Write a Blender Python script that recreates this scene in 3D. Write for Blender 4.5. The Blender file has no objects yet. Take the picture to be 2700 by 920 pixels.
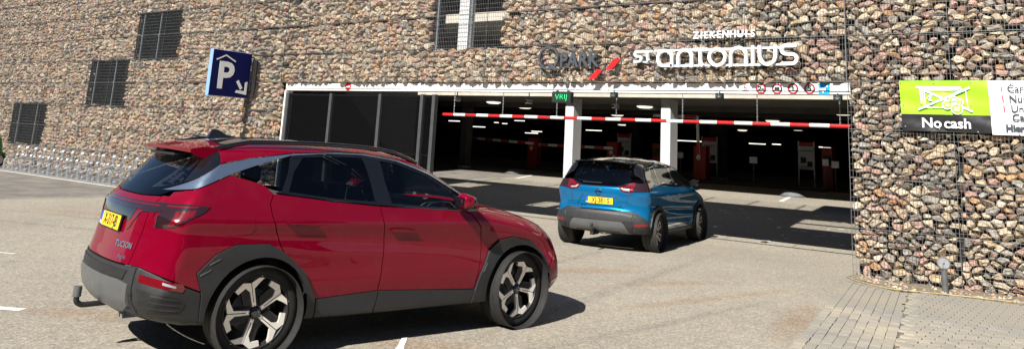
import bpy, bmesh, math, random
import numpy as np
from mathutils import Vector, Matrix
from mathutils.geometry import delaunay_2d_cdt

random.seed(7)
np.random.seed(7)
scene = bpy.context.scene
COL = scene.collection

# ------------------------------------------------------------------ camera, sky, sun, exposure
# world frame: X along the facade (to the right), Y into the building, Z up;
# origin at the foot of the entrance's right jamb
cam_d = bpy.data.cameras.new("camera")
cam = bpy.data.objects.new("camera", cam_d)
COL.objects.link(cam)
cr_, cu_, cf_ = Vector((0.802084, 0.59483, 0.053272)), Vector((0.082742, -0.199024, 0.976495)), Vector((-0.591451, 0.778824, 0.208851))
M = Matrix((cr_, cu_, -cf_)).transposed().to_4x4()
M.translation = Vector((3.6147, -13.8661, 1.7287))
cam.matrix_world = M
cam_d.sensor_fit = 'HORIZONTAL'
cam_d.sensor_width = 36.0
cam_d.lens = 2153.2 / 2700.0 * 36.0
cam_d.shift_y = -540.7 / 2700.0
cam_d.clip_start = 0.05
cam_d.clip_end = 2000.0
scene.camera = cam

SUN_TO = Vector((0.12, -1.0, 0.83)).normalized()
elev = math.asin(SUN_TO.z)
world = bpy.data.worlds.new("World")
scene.world = world
world.use_nodes = True
wn = world.node_tree
bg = wn.nodes["Background"]
sky = wn.nodes.new("ShaderNodeTexSky")
sky.sky_type = 'NISHITA'
sky.sun_disc = False
sky.sun_elevation = elev
sky.sun_rotation = math.atan2(SUN_TO.x, SUN_TO.y)
sky.altitude = 10.0
sky.air_density = 0.65
sky.dust_density = 0.15
sky.ozone_density = 1.2
wn.links.new(sky.outputs[0], bg.inputs[0])
bg.inputs[1].default_value = 0.05

sun_d = bpy.data.lights.new("sun", 'SUN')
sun_d.energy = 5.0
sun_d.angle = math.radians(0.53)
sun_d.color = (1.0, 0.955, 0.88)
sun = bpy.data.objects.new("sun", sun_d)
COL.objects.link(sun)
sun.rotation_euler = (-SUN_TO).to_track_quat('-Z', 'Y').to_euler()
sun.location = SUN_TO * 60

scene.view_settings.view_transform = 'Standard'
scene.view_settings.look = 'None'
scene.view_settings.exposure = 1.0
scene.view_settings.gamma = 1.0
scene.view_settings.use_curve_mapping = False
scene.render.engine = 'CYCLES'
scene.cycles.max_bounces = 8
scene.cycles.transparent_max_bounces = 12

# ------------------------------------------------------------------ object helpers
def tag(o, label=None, cat=None, group=None, kind=None):
    if label: o["label"] = label
    if cat: o["category"] = cat
    if group: o["group"] = group
    if kind: o["kind"] = kind
    return o

def thing(name, label, cat, loc=(0, 0, 0), rz=0.0, group=None):
    o = bpy.data.objects.new(name, None)
    o.empty_display_size = 0.2
    o.location = loc
    o.rotation_euler = (0, 0, rz)
    COL.objects.link(o)
    return tag(o, label, cat, group)

def link(name, me, parent=None):
    o = bpy.data.objects.new(name, me)
    COL.objects.link(o)
    if parent is not None: o.parent = parent
    return o

def copy_tree(o, parent=None):
    c = o.copy()
    COL.objects.link(c)
    c.parent = parent
    for ch in list(o.children):
        copy_tree(ch, c)
    return c

class MB:
    """collects shapes; build() links them as one mesh object"""
    def __init__(s):
        s.v = []; s.f = []
    def add(s, vs, fs):
        b = len(s.v)
        s.v.extend([tuple(v) for v in vs])
        s.f.extend([tuple(b + i for i in f) for f in fs])
        return s
    def box(s, x0, x1, y0, y1, z0, z1):
        return s.add([(x0, y0, z0), (x1, y0, z0), (x1, y1, z0), (x0, y1, z0), (x0, y0, z1), (x1, y0, z1), (x1, y1, z1), (x0, y1, z1)],
                     [(3, 2, 1, 0), (4, 5, 6, 7), (0, 1, 5, 4), (1, 2, 6, 5), (2, 3, 7, 6), (3, 0, 4, 7)])
    def bbox(s, x0, x1, y0, y1, z0, z1, b=0.01):
        """box with chamfered edges"""
        vs = []
        for sx, X in ((1, x0), (-1, x1)):
            for sy, Y in ((1, y0), (-1, y1)):
                for sz, Z in ((1, z0), (-1, z1)):
                    vs += [(X, Y + sy * b, Z + sz * b), (X + sx * b, Y, Z + sz * b), (X + sx * b, Y + sy * b, Z)]
        bm = bmesh.new()
        for v in vs: bm.verts.new(v)
        bmesh.ops.convex_hull(bm, input=bm.verts)
        bm.verts.index_update()
        return s.add([v.co[:] for v in bm.verts], [[v.index for v in f.verts] for f in bm.faces])
    def prism(s, poly, fn, d0, d1):
        """poly: 2D points; fn(u, v, d) -> 3D"""
        n = len(poly)
        vs = [fn(u, v, d0) for u, v in poly] + [fn(u, v, d1) for u, v in poly]
        fs = [tuple(range(n))[::-1], tuple(range(n, 2 * n))]
        for i in range(n):
            j = (i + 1) % n
            fs.append((i, j, n + j, n + i))
        return s.add(vs, fs)
    def cyl(s, p0, p1, r, n=12, r1=None, caps=True):
        p0, p1 = Vector(p0), Vector(p1)
        d = (p1 - p0).normalized()
        a = d.orthogonal().normalized(); b = d.cross(a)
        r1 = r if r1 is None else r1
        vs = []
        for p, rr in ((p0, r), (p1, r1)):
            for i in range(n):
                t = 2 * math.pi * i / n
                vs.append(p + (a * math.cos(t) + b * math.sin(t)) * rr)
        fs = [(i, (i + 1) % n, n + (i + 1) % n, n + i) for i in range(n)]
        if caps: fs += [tuple(range(n))[::-1], tuple(range(n, 2 * n))]
        return s.add(vs, fs)
    def tube(s, path, r, n=8, closed=False):
        P = [Vector(p) for p in path]
        m = len(P)
        vs = []; a = None
        for i, p in enumerate(P):
            if closed: d = P[(i + 1) % m] - P[i - 1]
            else: d = P[min(i + 1, m - 1)] - P[max(i - 1, 0)]
            d.normalize()
            if a is None: a = d.orthogonal().normalized()
            a = (a - d * a.dot(d)).normalized()
            b = d.cross(a)
            for k in range(n):
                t = 2 * math.pi * k / n
                vs.append(p + (a * math.cos(t) + b * math.sin(t)) * r)
        fs = []
        for i in range(m if closed else m - 1):
            j = (i + 1) % m
            for k in range(n):
                l = (k + 1) % n
                fs.append((i * n + k, i * n + l, j * n + l, j * n + k))
        if not closed:
            fs += [tuple(range(n))[::-1], tuple(range((m - 1) * n, m * n))]
        return s.add(vs, fs)
    def lathe(s, prof, n=24, M=None, cap=False):
        """prof: (r, h) revolved about local Z"""
        M = M or Matrix()
        vs = []; m = len(prof)
        for i in range(n):
            t = 2 * math.pi * i / n
            for r, h in prof:
                vs.append(M @ Vector((r * math.cos(t), r * math.sin(t), h)))
        fs = []
        for i in range(n):
            j = (i + 1) % n
            for k in range(m - 1):
                fs.append((i * m + k, j * m + k, j * m + k + 1, i * m + k + 1))
        if cap:
            fs.append(tuple(i * m + m - 1 for i in range(n)))
            fs.append(tuple(i * m for i in range(n))[::-1])
        return s.add(vs, fs)
    def mesh(s, name, mat=None, smooth=None):
        me = bpy.data.meshes.new(name)
        me.from_pydata(s.v, [], s.f)
        me.update()
        if mat: me.materials.append(mat)
        if smooth:
            me.shade_smooth()
            me.set_sharp_from_angle(angle=math.radians(smooth))
        return me
    def build(s, name, mat, parent=None, smooth=None):
        return link(name, s.mesh(name, mat, smooth), parent)

def arc(cx, cy, r, a0, a1, n):
    return [(cx + r * math.cos(math.radians(a0 + (a1 - a0) * i / n)), cy + r * math.sin(math.radians(a0 + (a1 - a0) * i / n))) for i in range(n + 1)]

def fillet(path, r, n=5):
    """round the corners of a 3D polyline"""
    P = [Vector(p) for p in path]
    out = [P[0]]
    for i in range(1, len(P) - 1):
        a, b, c = P[i - 1], P[i], P[i + 1]
        d0, d1 = (a - b), (c - b)
        rr = min(r, d0.length * .45, d1.length * .45)
        p0, p1 = b + d0.normalized() * rr, b + d1.normalized() * rr
        for k in range(n + 1):
            t = k / n
            out.append(p0 * (1 - t) ** 2 + b * 2 * t * (1 - t) + p1 * t * t)
    out.append(P[-1])
    return out

def text_mesh(body, size, extrude=0.002, align='CENTER', bold=0.0, space=1.0, res=3):
    cu = bpy.data.curves.new("lettering", 'FONT')
    cu.body = body; cu.size = size; cu.extrude = extrude; cu.offset = bold
    cu.align_x = align; cu.align_y = 'CENTER'; cu.space_character = space; cu.resolution_u = res
    o = bpy.data.objects.new("lettering", cu)
    COL.objects.link(o)
    dg = bpy.context.evaluated_depsgraph_get()
    me = bpy.data.meshes.new_from_object(o.evaluated_get(dg))
    bpy.data.objects.remove(o)
    return me

def text(name, body, size, mat, parent, M, extrude=0.002, align='CENTER', bold=0.0, sx=1.0, space=1.0):
    me = text_mesh(body, size, extrude, align, bold, space)
    me.transform(M @ Matrix.Diagonal((sx, 1, 1, 1)))
    me.name = name
    me.materials.clear(); me.materials.append(mat)
    return link(name, me, parent)

def front_M(x, y, z):
    """text plane facing -Y"""
    return Matrix.Translation((x, y, z)) @ Matrix.Rotation(math.pi / 2, 4, 'X')

# ------------------------------------------------------------------ materials
def nodes(name):
    m = bpy.data.materials.new(name)
    m.use_nodes = True
    nt = m.node_tree
    b = nt.nodes["Principled BSDF"]
    return m, nt, b

def N(nt, kind, **kw):
    n = nt.nodes.new("ShaderNode" + kind)
    for k, v in kw.items():
        if k.startswith("i_"):
            n.inputs[int(k[2:])].default_value = v
        elif k in n.inputs.keys() and not hasattr(n, k):
            n.inputs[k].default_value = v
        else: setattr(n, k, v)
    return n

def ramp(nt, fac, stops, interp='LINEAR'):
    r = nt.nodes.new("ShaderNodeValToRGB")
    r.color_ramp.interpolation = interp
    e = r.color_ramp.elements
    while len(e) < len(stops): e.new(0.5)
    for i, (p, c) in enumerate(stops):
        e[i].position = p
        e[i].color = (c[0], c[1], c[2], 1) if not isinstance(c, float) else (c, c, c, 1)
    nt.links.new(fac, r.inputs[0])
    return r.outputs[0]

def mix(nt, fac, a, b, mode='MIX'):
    m = nt.nodes.new("ShaderNodeMix")
    m.data_type = 'RGBA'; m.blend_type = mode
    for sock, v in ((m.inputs[0], fac), (m.inputs[6], a), (m.inputs[7], b)):
        if hasattr(v, "links"): nt.links.new(v, sock)
        elif isinstance(v, (int, float)): sock.default_value = v
        else: sock.default_value = (v[0], v[1], v[2], 1)
    return m.outputs[2]

def coords(nt, kind="Object"):
    return nt.nodes.new("ShaderNodeTexCoord").outputs[kind]

def geo_pos(nt):
    return nt.nodes.new("ShaderNodeNewGeometry").outputs["Position"]

def noise(nt, vec, scale, detail=4.0, rough=0.55, out=0):
    n = N(nt, "TexNoise", Scale=scale, Detail=detail, Roughness=rough)
    nt.links.new(vec, n.inputs["Vector"])
    return n.outputs[out]

def bump(nt, b, h, strength=0.3, dist=0.01):
    bp = N(nt, "Bump", Strength=strength, Distance=dist)
    nt.links.new(h, bp.inputs["Height"])
    nt.links.new(bp.outputs[0], b.inputs["Normal"])

def plain(name, col, rough=0.5, metal=0.0, coat=0.0, vary=0.12, scale=6.0, bmp=0.0, spec=None, bscale=80.0):
    m, nt, b = nodes(name)
    p = geo_pos(nt)
    n = noise(nt, p, scale, 5.0)
    c = ramp(nt, n, [(0.3, tuple(x * (1 - vary) for x in col)), (0.7, tuple(min(1, x * (1 + vary)) for x in col))])
    nt.links.new(c, b.inputs["Base Color"])
    r = ramp(nt, noise(nt, p, scale * 2.3), [(0.3, max(0.02, rough * 0.85)), (0.7, min(1.0, rough * 1.15))])
    nt.links.new(r, b.inputs["Roughness"])
    b.inputs["Metallic"].default_value = metal
    b.inputs["Coat Weight"].default_value = coat
    b.inputs["Coat Roughness"].default_value = 0.03
    if spec is not None: b.inputs["Specular IOR Level"].default_value = spec
    if bmp: bump(nt, b, noise(nt, p, bscale), bmp, 0.004)
    return m

def emit(name, col, strength):
    m, nt, b = nodes(name)
    b.inputs["Base Color"].default_value = (col[0], col[1], col[2], 1)
    b.inputs["Emission Color"].default_value = (col[0], col[1], col[2], 1)
    b.inputs["Emission Strength"].default_value = strength
    return m

M_ = {}
M_['white'] = plain("white_paint", (0.78, 0.79, 0.80), 0.45, vary=0.04)
M_['colwhite'] = plain("column_paint", (0.52, 0.53, 0.54), 0.5, vary=0.04)
M_['galv'] = plain("galvanised_steel", (0.50, 0.52, 0.54), 0.38, metal=0.85, vary=0.18, scale=14)
M_['wire'] = plain("gabion_wire", (0.15, 0.155, 0.155), 0.5, metal=0.5, vary=0.25, scale=9)
M_['darkmetal'] = plain("dark_metal", (0.004, 0.004, 0.0045), 0.8, vary=0.2, spec=0.1)
M_['post'] = plain("grey_post_paint", (0.10, 0.105, 0.11), 0.5, metal=0.2, vary=0.15)
M_['black'] = plain("black_plastic", (0.012, 0.012, 0.013), 0.5, vary=0.2)
M_['concrete'] = plain("concrete", (0.42, 0.39, 0.33), 0.85, vary=0.16, scale=2.2, bmp=0.25)
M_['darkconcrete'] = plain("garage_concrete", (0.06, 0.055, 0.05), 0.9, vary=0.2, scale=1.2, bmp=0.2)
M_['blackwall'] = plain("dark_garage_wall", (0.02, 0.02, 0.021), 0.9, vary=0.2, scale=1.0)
M_['crimson'] = plain("sign_crimson", (0.30, 0.008, 0.02), 0.45, vary=0.08)
M_['lampgrey'] = plain("lamp_face", (0.20, 0.205, 0.21), 0.3, vary=0.15, scale=30)
M_['palepaint'] = plain("off_white_sign", (0.55, 0.56, 0.57), 0.45, vary=0.05)
M_['red'] = plain("red_paint", (0.50, 0.012, 0.014), 0.4, vary=0.08)
M_['darkred'] = plain("red_cabinet", (0.26, 0.008, 0.007), 0.45, vary=0.1)
M_['signgrey'] = plain("anthracite_letters", (0.045, 0.052, 0.065), 0.5, vary=0.06)
M_['navy'] = plain("navy_sign", (0.004, 0.007, 0.075), 0.6, vary=0.06, spec=0.15)
M_['paleblue'] = plain("pale_blue_side", (0.20, 0.34, 0.60), 0.35, vary=0.05)
M_['rail'] = plain("pale_blue_rail", (0.55, 0.68, 0.80), 0.35, vary=0.05)
M_['asphaltline'] = plain("road_paint", (0.72, 0.71, 0.66), 0.7, vary=0.12, scale=30)
M_['chrome'] = plain("chrome", (0.75, 0.76, 0.78), 0.12, metal=1.0, vary=0.03)
M_['blue'] = plain("sign_blue", (0.01, 0.30, 0.72), 0.4, vary=0.05)
M_['green'] = plain("moped_green", (0.01, 0.20, 0.03), 0.3, coat=0.5, vary=0.05)
M_['lampwhite'] = emit("ceiling_lamp_glow", (1.0, 0.90, 0.72), 0.62)
M_['strip'] = emit("strip_light_glow", (1.0, 0.95, 0.82), 1.3)
M_['led'] = emit("green_led", (0.05, 1.0, 0.32), 1.2)
M_['ledoff'] = plain("led_off", (0.01, 0.03, 0.022), 0.4)

def stone_mat():
    m, nt, b = nodes("gabion_stone")
    at = N(nt, "Attribute", attribute_name="rnd")
    pal = [(0.00, (0.396, 0.322, 0.239)), (0.13, (0.294, 0.267, 0.230)), (0.24, (0.488, 0.423, 0.327)), (0.34, (0.368, 0.253, 0.216)), (0.42, (0.377, 0.327, 0.262)), (0.52, (0.207, 0.193, 0.175)), (0.60, (0.432, 0.350, 0.248)), (0.68, (0.432, 0.285, 0.244)), (0.74, (0.304, 0.299, 0.276)), (0.82, (0.414, 0.262, 0.152)), (0.87, (0.524, 0.469, 0.377)), (0.95, (0.248, 0.184, 0.156))]
    base = ramp(nt, at.outputs["Fac"], pal, 'CONSTANT')
    p = coords(nt)
    n1 = noise(nt, p, 9.0, 6.0, 0.6)
    n2 = noise(nt, p, 38.0, 5.0, 0.65)
    c = mix(nt, ramp(nt, n1, [(0.35, 0.0), (0.7, 0.75)]), base, mix(nt, 1.0, base, (0.72, 0.60, 0.48), 'MULTIPLY'))
    c = mix(nt, ramp(nt, n2, [(0.45, 0.0), (0.75, 0.6)]), c, mix(nt, 1.0, c, (1.35, 1.3, 1.22), 'MULTIPLY'))
    nt.links.new(c, b.inputs["Base Color"])
    b.inputs["Roughness"].default_value = 0.85
    b.inputs["Specular IOR Level"].default_value = 0.3
    bump(nt, b, mix(nt, 0.5, n1, n2), 0.7, 0.03)
    return m
M_['stone'] = stone_mat()

def spot(nt, p, cx, cy, rx, ry, ang, nz):
    """soft elongated patch on the ground, edges broken by noise"""
    mp = N(nt, "Mapping", vector_type='TEXTURE')
    mp.inputs["Location"].default_value = (cx, cy, 0)
    mp.inputs["Rotation"].default_value = (0, 0, ang)
    mp.inputs["Scale"].default_value = (rx, ry, 1000)
    nt.links.new(p, mp.inputs[0])
    g = N(nt, "TexGradient", gradient_type='SPHERICAL')
    nt.links.new(mp.outputs[0], g.inputs[0])
    m = N(nt, "Math", operation='MULTIPLY')
    nt.links.new(g.outputs["Fac"], m.inputs[0]); nt.links.new(nz, m.inputs[1])
    return m.outputs[0]

def asphalt_mat():
    m, nt, b = nodes("worn_pale_asphalt")
    p = geo_pos(nt)
    v = N(nt, "TexVoronoi", Scale=75.0)
    nt.links.new(p, v.inputs["Vector"])
    grit = ramp(nt, v.outputs["Color"], [(0.0, (0.085, 0.080, 0.072)), (0.35, (0.19, 0.175, 0.15)), (0.7, (0.27, 0.25, 0.21)), (1.0, (0.47, 0.44, 0.37))])
    v2 = N(nt, "TexVoronoi", Scale=33.0)
    nt.links.new(p, v2.inputs["Vector"])
    grit = mix(nt, 0.35, grit, ramp(nt, v2.outputs["Color"], [(0.0, (0.12, 0.112, 0.10)), (0.6, (0.24, 0.222, 0.19)), (1.0, (0.40, 0.37, 0.31))]))
    big = noise(nt, p, 0.45, 6.0, 0.62)
    c = mix(nt, ramp(nt, big, [(0.38, 0.0), (0.68, 0.55)]), grit, mix(nt, 1.0, grit, (0.76, 0.74, 0.74), 'MULTIPLY'))
    mid = noise(nt, p, 2.6, 5.0, 0.7)
    c = mix(nt, ramp(nt, mid, [(0.46, 0.0), (0.74, 0.45)]), c, mix(nt, 1.0, c, (1.18, 1.13, 1.05), 'MULTIPLY'))
    nz = ramp(nt, noise(nt, p, 3.5, 6.0, 0.7), [(0.36, 0.15), (0.62, 1.0)])
    # rust-brown drag stains
    acc = None
    for s in STAINS:
        o = spot(nt, p, *s, nz)
        if acc is None: acc = o
        else:
            mm = N(nt, "Math", operation='MAXIMUM')
            nt.links.new(acc, mm.inputs[0]); nt.links.new(o, mm.inputs[1]); acc = mm.outputs[0]
    c = mix(nt, ramp(nt, acc, [(0.03, 0.0), (0.45, 0.58)]), c, mix(nt, 1.0, c, (0.88, 0.68, 0.56), 'MULTIPLY'))
    # tyre tracks, oil spots
    acc = None
    for s in TRACKS:
        o = spot(nt, p, *s, nz)
        if acc is None: acc = o
        else:
            mm = N(nt, "Math", operation='MAXIMUM')
            nt.links.new(acc, mm.inputs[0]); nt.links.new(o, mm.inputs[1]); acc = mm.outputs[0]
    c = mix(nt, ramp(nt, acc, [(0.02, 0.0), (0.5, 0.55)]), c, mix(nt, 1.0, c, (0.66, 0.66, 0.68), 'MULTIPLY'))
    # older, greyer and smoother strip beside the far wall
    sx = N(nt, "SeparateXYZ"); nt.links.new(p, sx.inputs[0])
    mr = N(nt, "MapRange"); mr.inputs[1].default_value = -15.2; mr.inputs[2].default_value = -15.9
    wob = N(nt, "Math", operation='MULTIPLY_ADD'); nt.links.new(mid, wob.inputs[0]); wob.inputs[1].default_value = 0.8
    nt.links.new(sx.outputs[0], wob.inputs[2]); nt.links.new(wob.outputs[0], mr.inputs[0])
    old = mix(nt, ramp(nt, noise(nt, p, 1.3, 6.0, 0.7), [(0.35, 0.0), (0.7, 1.0)]), (0.115, 0.107, 0.10), (0.235, 0.215, 0.185))
    c = mix(nt, mr.outputs[0], mix(nt, 1.0, c, (1.22, 1.20, 1.16), 'MULTIPLY'), old)
    nt.links.new(c, b.inputs["Base Color"])
    b.inputs["Roughness"].default_value = 0.88
    b.inputs["Specular IOR Level"].default_value = 0.25
    bump(nt, b, v.outputs["Distance"], 0.35, 0.006)
    return m
# (x, y, half length, half width, angle)
STAINS = [(-0.75, -3.9, 2.6, 0.16, 1.30), (-1.6, -3.2, 1.4, 0.22, 1.1), (-2.9, -3.2, 1.5, 0.35, 0.95), (-3.3, -5.0, 1.2, 0.3, 0.8), (0.5, -4.2, 1.6, 0.3, 1.75),
          (-1.3, -8.2, 1.1, 0.4, 0.2), (-4.0, -9.6, 1.2, 0.3, 0.6), (-2.0, -6.4, 1.0, 0.3, 1.6), (-12.0, -5.2, 2.4, 0.5, 0.55), (-3.9, -2.2, 0.9, 0.14, 0.3), (0.6, -2.2, 1.0, 0.2, 1.7)]
TRACKS = [(-1.9, -3.6, 5.5, .16, 1.72), (-3.4, -3.9, 5.5, .15, 1.75), (-5.6, -4.2, 5.0, .18, 1.60), (-.4, -5.4, 3.0, .12, 1.45), (-9.5, -6.5, 6.0, .2, .35), (-10.2, -5.4, 6.0, .2, .33),
          (-3.1, -5.6, .22, .15, .4), (-1.2, -6.9, .12, .09, 1.2), (-6.8, -5.5, .3, .18, 2.0), (-2.2, -1.4, .16, .12, .3), (-.9, -2.4, .1, .08, .3), (-7.5, -9.0, .2, .14, 1.0)]
M_['asphalt'] = asphalt_mat()

def brick_mat():
    m, nt, b = nodes("concrete_paver")
    oi = N(nt, "ObjectInfo")
    base = ramp(nt, oi.outputs["Random"], [(0.0, (0.263, 0.246, 0.213)), (0.3, (0.336, 0.314, 0.269)), (0.6, (0.291, 0.280, 0.252)), (0.85, (0.370, 0.342, 0.286)), (1.0, (0.235, 0.230, 0.218))])
    p = geo_pos(nt)
    big = noise(nt, p, 0.9, 6.0, 0.6)
    base = mix(nt, 1.0, base, (0.92, 0.88, 0.82), 'MULTIPLY')
    c = mix(nt, ramp(nt, big, [(0.4, 0.0), (0.65, 0.7)]), base, (0.185, 0.183, 0.178))
    n2 = noise(nt, p, 45.0, 5.0, 0.7)
    c = mix(nt, ramp(nt, n2, [(0.4, 0.0), (0.75, 0.5)]), c, mix(nt, 1.0, c, (1.4, 1.35, 1.25), 'MULTIPLY'))
    nt.links.new(c, b.inputs["Base Color"])
    b.inputs["Roughness"].default_value = 0.9
    bump(nt, b, n2, 0.4, 0.004)
    return m
M_['brick'] = brick_mat()
M_['joint'] = plain("joint_sand", (0.13, 0.118, 0.095), 0.95, vary=0.4, scale=20, bmp=0.4)
M_['soil'] = plain("dry_soil", (0.17, 0.14, 0.10), 0.95, vary=0.35, scale=12, bmp=0.8)

# ------------------------------------------------------------------ ground
SLOPE = 0.045
def floor_z(y):
    return SLOPE * min(max(0.0, y - 2.0), 15.0)

g = MB()
ys = [-160, -60, -25, -10, 0, 2.0]
xs = [-180, -60, -36, -18, 0.0, 6.5, 40, 180]
for i in range(len(xs) - 1):
    for j in range(len(ys) - 1):
        g.add([(xs[i], ys[j], 0), (xs[i + 1], ys[j], 0), (xs[i + 1], ys[j + 1], 0), (xs[i], ys[j + 1], 0)], [(0, 1, 2, 3)])
g.add([(-180, 2, 0), (-32, 2, 0), (-32, 190, 0), (-180, 190, 0)], [(0, 1, 2, 3)])
g.add([(0, 2, 0), (180, 2, 0), (180, 190, 0), (0, 190, 0)], [(0, 1, 2, 3)])
g.add([(-32, 48, 0), (0, 48, 0), (0, 190, 0), (-32, 190, 0)], [(0, 1, 2, 3)])
tag(g.build("ground", M_['asphalt']), kind="structure")
g = MB()
for y0, y1 in ((2.0, 17.0),):
    g.add([(-32, y0, floor_z(y0)), (0, y0, floor_z(y0)), (0, y1, floor_z(y1)), (-32, y1, floor_z(y1))], [(0, 1, 2, 3)])
tag(g.build("driveway", M_['asphalt']), kind="structure")
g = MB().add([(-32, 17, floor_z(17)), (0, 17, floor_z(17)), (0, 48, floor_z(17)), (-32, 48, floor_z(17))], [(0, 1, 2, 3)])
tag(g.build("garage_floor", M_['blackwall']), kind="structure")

# worn white lane dashes and court markings
def dash(x0, y0, x1, y1, w, z=0.004, lab=None, taper=1.0):
    d = Vector((x1 - x0, y1 - y0)).normalized(); n = Vector((-d.y, d.x)) * w / 2
    m = MB()
    k = 7; L = []; R = []
    for i in range(k + 1):
        t = i / k
        px, py = x0 + (x1 - x0) * t, y0 + (y1 - y0) * t
        ww = (1 + (taper - 1) * t) * (1 + random.uniform(-.12, .12))
        L.append((px + n.x * ww, py + n.y * ww, z + floor_z(py))); R.append((px - n.x * ww, py - n.y * ww, z + floor_z(py)))
    m.add(L + R, [(i, k + 1 + i, k + 2 + i, i + 1) for i in range(k)])
    return tag(m.build("lane_marking", M_['asphaltline']), kind="structure")
dash(-5.6, -10.62, -4.70, -10.07, 0.12)
dash(-9.2, -9.3, -8.1, -8.73, 0.045)
dash(-1.10, -8.92, -1.72, -8.12, 0.09, taper=0.5)
dash(-5.47, 13.74, -5.19, 12.0, 0.13)
dash(-15.9, 13.9, -15.4, 12.2, 0.12)
dash(-9.6, 7.6, -9.35, 6.9, 0.12)

# ------------------------------------------------------------------ gabion walls
ROW = 0.75
TOP = 8.25
STEP_X = 0.160; STEP_Z = 0.116
WINDOWS = [(-30.25, -27.6, 0.79, 2.25), (-24.8, -22.4, 2.25, 3.75), (-22.1, -19.67, 3.75, 5.23), (-9.22, -7.16, 3.75, 5.25),
           (-2.3, 1.2, 4.75, 6.75), (-14.3, -13.2, 6.2, 7.75)]
def in_hole(x, z, m=0.0):
    for a, b, c, d in WINDOWS:
        if a - m < x < b + m and c - m < z < d + m: return True
    return False

def clip(poly, nx, nz, c):
    out = []
    n = len(poly)
    for i in range(n):
        a, b = poly[i], poly[(i + 1) % n]
        da = a[0] * nx + a[1] * nz - c; db = b[0] * nx + b[1] * nz - c
        if da <= 0: out.append(a)
        if (da < 0 < db) or (db < 0 < da):
            t = da / (da - db)
            out.append((a[0] + (b[0] - a[0]) * t, a[1] + (b[1] - a[1]) * t))
    return out

def stone_cells(x0, x1, z0, z1, STEP_X=STEP_X, STEP_Z=STEP_Z):
    pts = {}
    nx = int((x1 - x0) / STEP_X) + 1; nz = int((z1 - z0) / STEP_Z) + 1
    for j in range(-1, nz + 1):
        for i in range(-1, nx + 1):
            if random.random() < 0.09: continue
            x = x0 + (i + 0.5 * (j % 2) + random.uniform(-.42, .42)) * STEP_X
            z = z0 + (j + 0.5 + random.uniform(-.40, .40)) * STEP_Z
            pts[(i, j)] = (x, z)
    out = []
    asp = STEP_X / STEP_Z
    for (i, j), (x, z) in pts.items():
        if not (x0 + .01 < x < x1 - .01 and z0 + .01 < z < z1 - .01) or in_hole(x, z): continue
        r = 0.24
        poly = [(-r, -r), (r, -r), (r, r), (-r, r)]
        # work in a space where cells are round
        for dj in (-2, -1, 0, 1, 2):
            for di in (-2, -1, 0, 1, 2):
                q = pts.get((i + di, j + dj))
                if q is None or (di == 0 and dj == 0): continue
                dx, dz = q[0] - x, (q[1] - z) * asp
                L = math.hypot(dx, dz)
                if L < 1e-6: continue
                poly = clip(poly, dx / L, dz / L, L / 2)
                if len(poly) < 3: break
            if len(poly) < 3: break
        if len(poly) < 3: continue
        poly = [(px, pz / asp) for px, pz in poly]
        # keep inside the panel and out of the openings
        poly = clip(poly, -1, 0, x - x0); poly = clip(poly, 1, 0, x1 - x); poly = clip(poly, 0, -1, z - z0); poly = clip(poly, 0, 1, z1 - z)
        for a, b, c, d in WINDOWS:
            if a - .2 < x < b + .2 and c - .2 < z < d + .2:
                if x < a: poly = clip(poly, 1, 0, a - x)
                elif x > b: poly = clip(poly, -1, 0, x - b)
                elif z < c: poly = clip(poly, 0, 1, c - z)
                elif z > d: poly = clip(poly, 0, -1, z - d)
        if len(poly) >= 3: out.append((x, z, poly))
    return out

def stone_shape(x, z, poly):
    """angular rock that fills its cell; returns verts, faces"""
    P = []
    for k, p in enumerate(poly):                       # drop slivers
        q = poly[k - 1]
        if math.hypot(p[0] - q[0], p[1] - q[1]) > 0.018: P.append(p)
    if len(P) < 4: P = poly
    cx = sum(p[0] for p in P) / len(P); cz = sum(p[1] for p in P) / len(P)
    sh = random.uniform(0.84, 1.06) if random.random() < .8 else random.uniform(.64, .84)
    rot = random.gauss(0, 0.30)
    cr, sr = math.cos(rot), math.sin(rot)
    n = len(P)
    off = random.uniform(-0.01, 0.10)
    tx, tz = random.gauss(0, 0.45), random.gauss(0.05, 0.50)
    inner = random.uniform(0.36, 0.72)
    sxo, szo = random.uniform(-.018, .018), random.uniform(-.012, .012)
    rings = ((0.62, 0.20, 0, 0), (1.0, 0.115, 0.028, 0.25), (0.90, 0.062, 0.018, 0.7), (inner, 0.012, 0.016, 1.0))
    vs = []
    for ri, (s, d, jit, tw) in enumerate(rings):
        for px, pz in P:
            ux, uz = (px - cx) * sh * s, (pz - cz) * sh * s
            ux, uz = ux * cr - uz * sr, ux * sr + uz * cr
            j = random.uniform(-jit, jit)
            k = 1 + random.uniform(-.09, .09) * (ri > 0)
            yy = d + off + j + tw * (tx * ux + tz * uz)
            vs.append((x + cx + ux * k + (sxo if ri == 3 else 0), max(yy, 0.004 + 0.004 * ri), z + cz + uz * k + (szo if ri == 3 else 0)))
    fs = []
    for r in range(3):
        for i in range(n):
            j = (i + 1) % n
            fs.append((r * n + i, r * n + j, (r + 1) * n + j, (r + 1) * n + i))
    fs.append(tuple(3 * n + i for i in range(n)))
    return vs, fs

def stone_mesh(name, vs, fs, rnd):
    me = bpy.data.meshes.new(name)
    me.from_pydata(vs, [], fs)
    me.materials.append(M_['stone'])
    a = me.attributes.new("rnd", 'FLOAT', 'POINT')
    a.data.foreach_set("value", rnd)
    me.update()
    return me

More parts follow.
